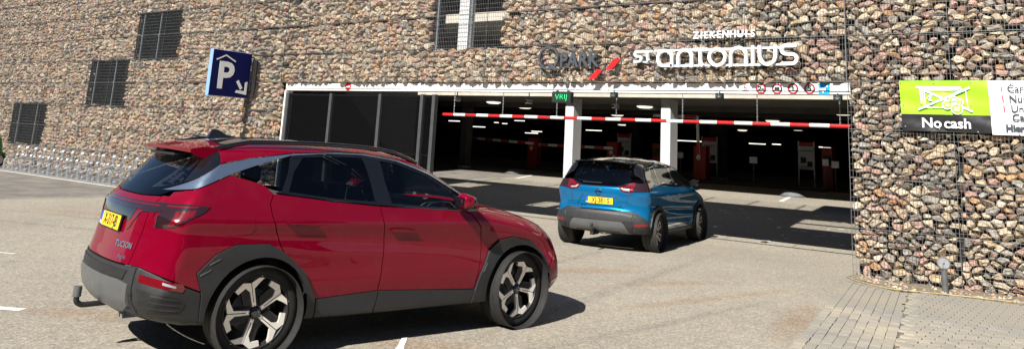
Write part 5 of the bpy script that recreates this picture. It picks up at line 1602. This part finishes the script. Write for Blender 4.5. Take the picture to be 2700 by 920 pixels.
    bmesh.ops.subdivide_edges(mm, edges=mm.edges, cuts=2, use_grid_fill=True, smooth=.12)
    me = bpy.data.meshes.new("mirror"); mm.to_mesh(me); mm.free(); me.materials.append(M_['carblack']); me.shade_smooth()
    mir = link("mirror", me, cx5)
    MB().box(1.9125, 1.9175, min(sg * .87, sg * 1.01), max(sg * .87, sg * 1.01), 1.11, 1.20).build("mirror_glass", M_['chrome'], mir)
    wheel(cx5, 0, sg, .865, HB, .235, .205, 'double', .4 if sg < 0 else 1)
    wheel(cx5, 2.604, sg, .865, HB, .235, .205, 'double', .1 if sg < 0 else 1)
byh = lambda x, z: float(BB.W([x], [z])[0]) - .004
hl = [(2.36, 1.066), (2.6, 1.037), (2.8, .998), (2.95, .967), (3.10, .91)]
hood = [(x, byh(x, z)) for x, z in hl]
panel(BB, "hood", hood + [(3.2, .4), (3.24, 0), (3.2, -.4)] + [(x, -y) for x, y in hood[::-1]] + [(2.40, -.4), (2.43, 0), (2.40, .4)], 'top', M_['carblue'], cx5, g=.05)
panel(BB, "grille", [(-.66, .32), (.66, .32), (.66, .82), (-.66, .82)], 'front', M_['carblack'], cx5, g=.06)
wsp = [(x, float(BB.W([x], [z])[0]) - .03) for x, z in [(1.62, 1.45), (1.85, 1.35), (2.05, 1.235), (2.22, 1.12)]]
panel(BB, "windscreen", wsp + [(2.3, .5), (2.33, 0), (2.3, -.5)] + [(x, -y) for x, y in wsp[::-1]] + [(1.55, -.4), (1.54, 0), (1.55, .4)], 'top', M_['glassclear'], cx5, off=-.006, thick=.004, g=.06)
ry_ = [(x, float(BB.W([x], [1.535])[0])) for x in (-.30, 0, .3, .6, .9, 1.2)]
panel(BB, "roof", [(-.36, .45)] + ry_ + [(1.45, .45), (1.53, .3), (1.52, 0), (1.53, -.3), (1.45, -.45)] + [(x, -y) for x, y in ry_[::-1]] + [(-.36, -.45), (-.40, 0)], 'top', M_['carblack'], cx5, g=.05)
panel(BB, "rear_screen", [(-.50, 1.165), (-.33, 1.11), (.33, 1.11), (.50, 1.165), (.56, 1.22), (.50, 1.40), (.46, 1.475), (0, 1.485), (-.46, 1.475), (-.50, 1.40), (-.56, 1.22)], 'rear', M_['glassdark'], cx5, off=.0, thick=.01, g=.04)
sp = MB(); NY = 12; ringv = []
for j in range(NY + 1):
    y = -.56 + 1.12 * j / NY; k = abs(y) / .56
    ringv.append([(-.22, y, float(BB.top([-.22], [min(abs(y), .5)])[0]) + .002 - .02 * k ** 4), (-.58 + .06 * k ** 2, y, 1.535 - .03 * k ** 2), (-.58 + .06 * k ** 2, y, 1.515 - .03 * k ** 2), (-.36, y, 1.475 - .03 * k ** 4)])
for j in range(NY):
    a, b = ringv[j], ringv[j + 1]
    for i in range(3): sp.add([a[i], b[i], b[i + 1], a[i + 1]], [(0, 1, 2, 3)])
sp.add(ringv[0], [(0, 1, 2, 3)]); sp.add(ringv[-1], [(3, 2, 1, 0)])
sp.build("spoiler", M_['carblack'], cx5, 40)
panel(BB, "window_trim", [(-.62, 1.185), (-.50, 1.162), (-.33, 1.107), (.33, 1.107), (.50, 1.162), (.62, 1.185), (.60, 1.16), (.47, 1.12), (.34, 1.085), (-.34, 1.085), (-.47, 1.12), (-.60, 1.16)], 'rear', M_['carblack'], cx5, off=.002, g=.03, gap=0)
tg = panel(BB, "tailgate", [(-.515, .70), (.515, .70), (.525, .85), (.54, 1.01), (.46, 1.03), (.36, 1.09), (-.36, 1.09), (-.46, 1.03), (-.54, 1.01), (-.525, .85)], 'rear', M_['carblue'], cx5, g=.03)
panel(BB, "plate_recess", [(-.38, .78), (.38, .78), (.42, .80), (.30, .965), (-.30, .965), (-.42, .80)], 'rear', M_['carblue'], cx5, off=.006, g=.03, gap=0) if False else None
panel(BB, "rear_bumper", [(-.63, .52), (.63, .52), (.63, .69), (-.63, .69)], 'rear', M_['cladding'], cx5, off=.008, g=.03)
panel(BB, "lower_bumper", [(-.63, .30), (.63, .30), (.63, .519), (-.63, .519)], 'rear', M_['cladding'], cx5, off=.006, g=.03)
panel(BB, "skid_plate", [(-.40, .345), (.40, .345), (.52, .29), (.60, .29), (.50, .47), (.45, .52), (-.45, .52), (-.50, .47), (-.60, .29), (-.52, .29)], 'rear', M_['skid'], cx5, off=.018, thick=.02, g=.03)
panel(BB, "tow_cover", [(-.40, .40), (-.27, .40), (-.27, .50), (-.40, .50)], 'rear', M_['skid'], cx5, off=.0205, thick=.004, g=.03, gap=0)
panel(BB, "tailgate_lip", [(-.40, .765), (.40, .765), (.41, .780), (-.41, .780)], 'rear', M_['carblue'], tg, off=.014, thick=.014, g=.03, gap=0)
for sg in (-1, 1): panel(BB, "tailgate_crease", [(.40, .781), (.425, .781), (.32, .94), (.30, .94)], 'rear', M_['carblue'], tg, off=.010, thick=.01, g=.03, gap=0, sgn=sg)
plate(BB, cx5, -.02, .845, "XJ-381-S", out=.014)
em = on_rear(BB, 0, .995, .006)
m = MB(); m.tube([em @ Vector((.055 * math.cos(a * math.pi / 12), .055 * math.sin(a * math.pi / 12), 0)) for a in range(24)], .0065, 6, closed=True)
m.prism([(-.075, .006), (.02, .006), (.02, -.002), (-.02, -.010), (.075, -.008), (.07, .0), (.02, .016), (-.07, .014)], lambda u, v, d: em @ Vector((u, v, d)), .0, .008)
m.build("badge", M_['chrome'], tg, 40)
text("badge", "CROSSLAND X", .036, M_['chrome'], tg, on_rear(BB, .36, .745, .004), extrude=.002)
text("badge", "TURBO", .036, M_['chrome'], tg, on_rear(BB, -.42, .745, .004), extrude=.002)
MB().bbox(-.70, -.66, -.05, .32, 1.135, 1.155, .006).build("wiper", M_['black'], cx5)
MB().cyl((-.80, .05, .30), (-.84, .05, .36), .03, 10).cyl((-.86, .05, .34), (-.86, .05, .42), .018, 10).lathe([(.0, .03), (.02, .022), (.028, 0), (.02, -.022), (.0, -.03)], 14, Matrix.Translation((-.86, .05, .44))).box(-.86, -.6, .02, .08, .27, .33).build("tow_hitch", M_['black'], cx5, 50)
MB().cyl((-.02, 0, 1.60), (-.12, 0, 1.72), .008, 6, .004).lathe([(.03, 0), (.03, .01), (.012, .025)], 12, Matrix.Translation((-.02, 0, 1.595))).build("antenna", M_['black'], cx5, 40)
seats(cx5, 1.05, .2, 1.46, .34)
MB().prism([(1.75, 1.0), (2.25, 1.0), (2.25, 1.06), (1.95, 1.10), (1.80, 1.08)], lambda u, v, d: (u, d, v), -.66, .66).build("dashboard", M_['cabin'], cx5)

# ------------------------------------------------------------------ bicycle racks along the left wall
def rack():
    t = thing("bicycle_rack", "x", "bicycle rack", (0, 0, 0), group="galvanised bicycle racks along the left wall")
    hi = [(0, -1.53, 0), (0, -1.55, .37), (0, -1.16, .48), (0, -1.19, .78), (0, -.98, .84)]
    lo = [(.12, -1.46, 0), (.12, -1.46, .11), (.12, -1.05, .23), (.12, -1.08, .53), (.12, -.92, .58)]
    for nm, P in (("high_holder", hi), ("low_holder", lo)):
        m = MB()
        for dx in (-.035, .035):
            m.tube([(v.x, v.y, v.z) for v in fillet([(p[0] + dx, p[1], p[2]) for p in P], .09)], .019, 7)
        e = P[-1]
        m.tube([(e[0] - .035, e[1], e[2]), (e[0] - .02, e[1] + .03, e[2] + .006), (e[0] + .02, e[1] + .03, e[2] + .006), (e[0] + .035, e[1], e[2])], .019, 7)
        m.build(nm, M_['galv'], t, 50)
    m = MB()
    m.tube([(-.035, -1.16, .48), (-.035, -1.12, .02)], .015, 6).tube([(.085, -1.05, .23), (.085, -1.02, .02)], .015, 6).tube([(.155, -1.05, .23), (.155, -1.02, .02)], .015, 6)
    m.build("brace", M_['galv'], t, 50)
    MB().box(-.31, .31, -1.60, -1.555, 0.004, .045).build("base_rail", M_['galv'], t)
    MB().box(-.31, .31, -1.03, -.99, 0.004, .04).build("base_rail", M_['galv'], t)
    return t
proto = rack()
names = ["first", "second", "third", "fourth", "fifth", "sixth", "seventh", "eighth", "ninth", "tenth", "eleventh", "twelfth", "thirteenth", "fourteenth", "fifteenth"]
for i in range(15):
    o = proto if i == 0 else copy_tree(proto)
    o.location = (-26.37 + .622 * i, 0.0, 0)
    o["label"] = "galvanised tubular bicycle rack at the left wall, %s from the green moped" % names[i]
kb = MB()
kb.bbox(-31, -16, -1.76, -1.68, -.05, .012, .004)
tag(kb.build("kerb", M_['concrete']), kind="structure")

# ------------------------------------------------------------------ green moped at the picture's left edge
mo = thing("green_moped", "bright green electric moped parked at the left edge beside the bicycle racks", "moped", (-28.05, -1.05, 0), math.radians(100))
for x in (0, -1.2):
    w = MB().lathe([(.15, -.03), (.21, -.045), (.235, -.03), (.24, 0), (.235, .03), (.21, .045), (.15, .03)], 24, Matrix.Translation((x, 0, .24)) @ Matrix.Rotation(math.pi / 2, 4, 'X')).build("wheel", M_['black'], mo, 40)
    MB().lathe([(.02, -.04), (.15, -.02), (.15, .02), (.02, .04)], 20, Matrix.Translation((x, 0, .24)) @ Matrix.Rotation(math.pi / 2, 4, 'X'), cap=True).build("rim", M_['galv'], w, 40)
m = MB().prism([(-1.45, .62), (-1.35, .46), (-.75, .34), (-.70, .66), (-1.0, .74), (-1.42, .76)], lambda u, v, d: (u, d, v), -.14, .14)
m.prism([(-.72, .30), (-.2, .30), (-.2, .36), (-.72, .36)], lambda u, v, d: (u, d, v), -.15, .15)
m.prism([(-.22, .28), (-.08, .30), (.0, .55), (-.12, 1.02), (-.2, 1.0), (-.14, .6)], lambda u, v, d: (u, d, v), -.13, .13)
m.prism([(-.28, .40), (.05, .52), (.25, .42), (.1, .50)], lambda u, v, d: (u, d, v), -.07, .07)
m.build("body", M_['green'], mo)
MB().bbox(-1.40, -.78, -.13, .13, .762, .85, .03).build("seat", M_['black'], mo)
MB().tube([(-.14, -.33, 1.08), (-.1, -.1, 1.05), (-.1, .1, 1.05), (-.14, .33, 1.08)], .014, 8).cyl((0, 0, .3), (-.11, 0, 1.05), .022, 8).build("handlebar", M_['black'], mo, 50)
MB().bbox(-1.72, -1.36, -.2, .2, .80, 1.16, .03).build("top_box", M_['green'], mo)
MB().bbox(-.08, -.045, -.06, .06, .9, .99, .01).build("headlight", M_['white'], mo)

# ------------------------------------------------------------------ short post light in front of the right wall
lp = thing("post_light", "short dark post with round white lamp head in front of the right gabion wall", "lamp", (1.34, -.42, 0))
MB().cyl((0, 0, 0), (0, 0, .35), .042, 18).build("post", M_['post'], lp, 40)
aim = Vector((.35, -1, .25)).normalized()
Rm = Matrix.Translation((0, -.012, .41)) @ aim.to_track_quat('Z', 'Y').to_matrix().to_4x4()
MB().lathe([(.02, -.07), (.06, -.05), (.088, -.01), (.09, .012), (.078, .018), (.074, .012)], 26, Rm).build("head", M_['post'], lp, 40)
MB().lathe([(.0, .010), (.074, .010)], 26, Rm).build("lens", M_['lampgrey'], lp)
MB().lathe([(.0, .022), (.010, .020), (.012, .0102)], 12, Rm).box(-.002, .002, -.078, -.074, .35, .41).build("bulb", M_['black'], lp)
MB().tube([(.04, 0, .33), (.06, .01, .37), (.05, .02, .42)], .006, 6).build("bracket", M_['post'], lp)

# ------------------------------------------------------------------ brick pavement at the right
base = MB().add([(.05, -.45, .002), (.80, -1.05, .002), (1.35, -.66, .002), (6.5, -.2, .002), (6.5, -9, .002), (1.28, -9, .002), (1.28, -8.0, .002), (.55, -3.4, .002)], [(7, 6, 5, 4, 3, 2, 1, 0)])
pv = tag(base.build("pavement", M_['joint']), kind="structure")
def brick_mesh(l, w, h=.022, b=.004):
    m = MB()
    m.add([(-l / 2, -w / 2, 0), (l / 2, -w / 2, 0), (l / 2, w / 2, 0), (-l / 2, w / 2, 0), (-l / 2 + b, -w / 2 + b, h), (l / 2 - b, -w / 2 + b, h), (l / 2 - b, w / 2 - b, h), (-l / 2 + b, w / 2 - b, h)],
          [(4, 5, 6, 7), (0, 1, 5, 4), (1, 2, 6, 5), (2, 3, 7, 6), (3, 0, 4, 7)])
    return m.mesh("brick", M_['brick'])
BR = [brick_mesh(.199, .1030, b=.002), brick_mesh(.196, .1022, b=.002), brick_mesh(.098, .098)]
spots = []
# band of stretchers running away from the wall corner
d = Vector((.165, -1.0)).normalized(); n = Vector((-d.y, d.x))   # n points right
d3 = math.atan2(d.y, d.x)
for r in range(-1, 7):
    for k in range(45):
        p = Vector((.16, -.52)) + n * (.105 * r + .05) + d * (.21 * k + .105 * (r % 2) - .03)
        edge = -.46 - (p.x - .05) * .75 if p.x < .8 else -1.0
        if p.y > edge - .1 or p.y < -8: continue
        spots.append((p.x, p.y, d3, 0))
# running bond parallel to the wall
for r in range(76):
    y = -.62 - .105 * r
    for k in range(30):
        x = .80 + .21 * k + .105 * (r % 2)
        left = .16 + .70 + .165 * (-.52 - y)
        if x - .1 < left or x > 6.4: continue
        ytop = -.66 + (x - 1.35) * .09 if x > 1.35 else -1.05 + (x - .8) * .7
        if y > ytop - .06: continue
        spots.append((x, y, random.gauss(0, .006), 0))
def vis_key(s): 
    dx, dy = s[0] - CAMX, s[1] - CAMY
    D = math.hypot(dx, dy)
    # inside the picture? (left/right limits of the view and the lower edge)
    a = math.degrees(math.atan2(dx, dy))
    return (0 if (a < -4.0 and D > 8.3) else 1, D)
spots.sort(key=vis_key)
fill = MB()
for i, (x, y, rz, k) in enumerate(spots):
    if i < 300:
        o = link("brick", random.choice(BR[:2]), pv)
        o.location = (x + random.gauss(0, .002), y + random.gauss(0, .002), .003 + max(-.002, random.gauss(0, .002)))
        o.rotation_euler = (random.gauss(0, .006), random.gauss(0, .006), rz + random.gauss(0, .008))
    else:
        c, s = math.cos(rz), math.sin(rz)
        fill.add([(x + v.co.x * c - v.co.y * s, y + v.co.x * s + v.co.y * c, v.co.z + .003) for v in BR[0].vertices], [tuple(p.vertices) for p in BR[0].polygons])
tag(fill.build("brick_fill", M_['brick'], pv), kind="stuff")
# soil strip with loose chippings between pavers and wall
so = MB()
N1 = 40
top = []; bot = []
for i in range(N1 + 1):
    x = .0 + 6.4 * i / N1
    yb = -.08 - x * .95 if x < .8 else (-.85 + (x - .8) * .45 if x < 1.4 else -.58 + (x - 1.4) * .09)
    top.append((x, .15, .02 + random.uniform(0, .02))); bot.append((x, yb - .02, .006))
mid_ = [(a[0], (a[1] + b[1]) / 2, .018 + random.uniform(0, .03)) for a, b in zip(top, bot)]
so.add(top + mid_ + bot, [(i, N1 + 1 + i, N1 + 2 + i, i + 1) for i in range(N1)] + [(N1 + 1 + i, 2 * N1 + 2 + i, 2 * N1 + 3 + i, N1 + 2 + i) for i in range(N1)])
tag(so.build("soil_strip", M_['soil'], None, 50), kind="structure")
gv, gf, gr = [], [], []
for i in range(620):
    x = random.uniform(.1, 6.2)
    yb = -.08 - x * .95 if x < .8 else (-.85 + (x - .8) * .45 if x < 1.4 else -.58 + (x - 1.4) * .09)
    y = random.uniform(yb, -.01); s = random.uniform(.008, .028) * (1.5 if random.random() < .1 else 1)
    b0 = len(gv)
    for dx, dy, dz in ((-1, 0, 0), (0, -1, 0), (1, 0, 0), (0, 1, 0), (.2, .1, .9), (0, 0, -.4)):
        gv.append((x + s * (dx + random.uniform(-.3, .3)), y + s * (dy + random.uniform(-.3, .3)), .022 + s * (dz + random.uniform(-.2, .2))))
    gf += [tuple(b0 + k for k in f) for f in ((0, 1, 4), (1, 2, 4), (2, 3, 4), (3, 0, 4), (1, 0, 5), (2, 1, 5), (3, 2, 5), (0, 3, 5))]
    gr += [random.random()] * 6
tag(link("gravel", stone_mesh("gravel", gv, gf, gr)), "loose stone chippings along the foot of the right gabion wall", "gravel", kind="stuff")
# flat white drain cover at the corner, thin yellow edging rope
tag(MB().add([(-.02, -.06, .026), (.50, -.20, .026), (.49, -.26, .026), (-.03, -.12, .026), (-.02, -.06, .0), (.50, -.20, .0), (.49, -.26, .0), (-.03, -.12, .0)], [(0, 1, 2, 3)[::-1], (0, 4, 5, 1), (1, 5, 6, 2), (2, 6, 7, 3), (3, 7, 4, 0)]).build("metal_strip", M_['galv']), "pale flat metal strip lying at the foot of the wall corner", "strip")
M_['rope'] = plain("yellow_edging", (0.34, 0.27, 0.12), 0.7, vary=0.25, scale=20)
pts = [(-.05, .1, .02), (-.09, -.06, .018), (.1, -.36, .018), (.4, -.62, .018), (.72, -.82, .022), (1.0, -.74, .022), (1.4, -.60, .024), (2.3, -.40, .022), (4, -.3, .022), (6.2, -.2, .022)]
tag(MB().tube([v[:] for v in fillet(pts, .2)], .008, 7).build("edging_cable", M_['rope'], None, 50), "thin yellowish edging cable lying along the pavement below the right wall", "cable")
# dry weeds and grit on the old asphalt at the left
def tuft(x, y, r, n, lab):
    vs, fs = [], []
    for i in range(n):
        a = random.uniform(0, 6.28); q = r * math.sqrt(random.random()); h = random.uniform(.02, .07)
        px, py = x + q * math.cos(a) * 2.2, y + q * math.sin(a) * .6
        b0 = len(vs); dx, dy = random.uniform(-.03, .03), random.uniform(-.03, .03)
        vs += [(px - .003, py, 0), (px + .003, py, 0), (px + dx, py + dy, h)]; fs.append((b0, b0 + 1, b0 + 2))
    m = MB(); m.v = vs; m.f = fs
    return tag(m.build("weeds", M_['soil']), lab, "weeds", kind="stuff")
tuft(-12.4, -4.3, .18, 260, "small dry weed tuft on the asphalt left of the red car")
tuft(-15.0, -6.9, .16, 160, "dark weed tuft on the asphalt at the left edge")
# fallen petals / litter flecks in the shaded court
m = MB()
for i in range(70):
    x = random.uniform(-9, -.4); y = random.uniform(3.2, 9.5); a = random.uniform(0, 3.14); l = random.uniform(.03, .11); w = random.uniform(.015, .04)
    c, s = math.cos(a), math.sin(a); z = floor_z(y) + .006
    m.add([(x + (u * c * l - v * s * w), y + (u * s * l + v * c * w), z + SLOPE * (u * s * l + v * c * w) * (y > 2)) for u, v in ((-1, -1), (1, -1), (1, 1), (-1, 1))], [(0, 1, 2, 3)])
tag(m.build("petal_litter", M_['asphaltline']), "pale litter flecks scattered over the shaded drive", "litter", kind="stuff")
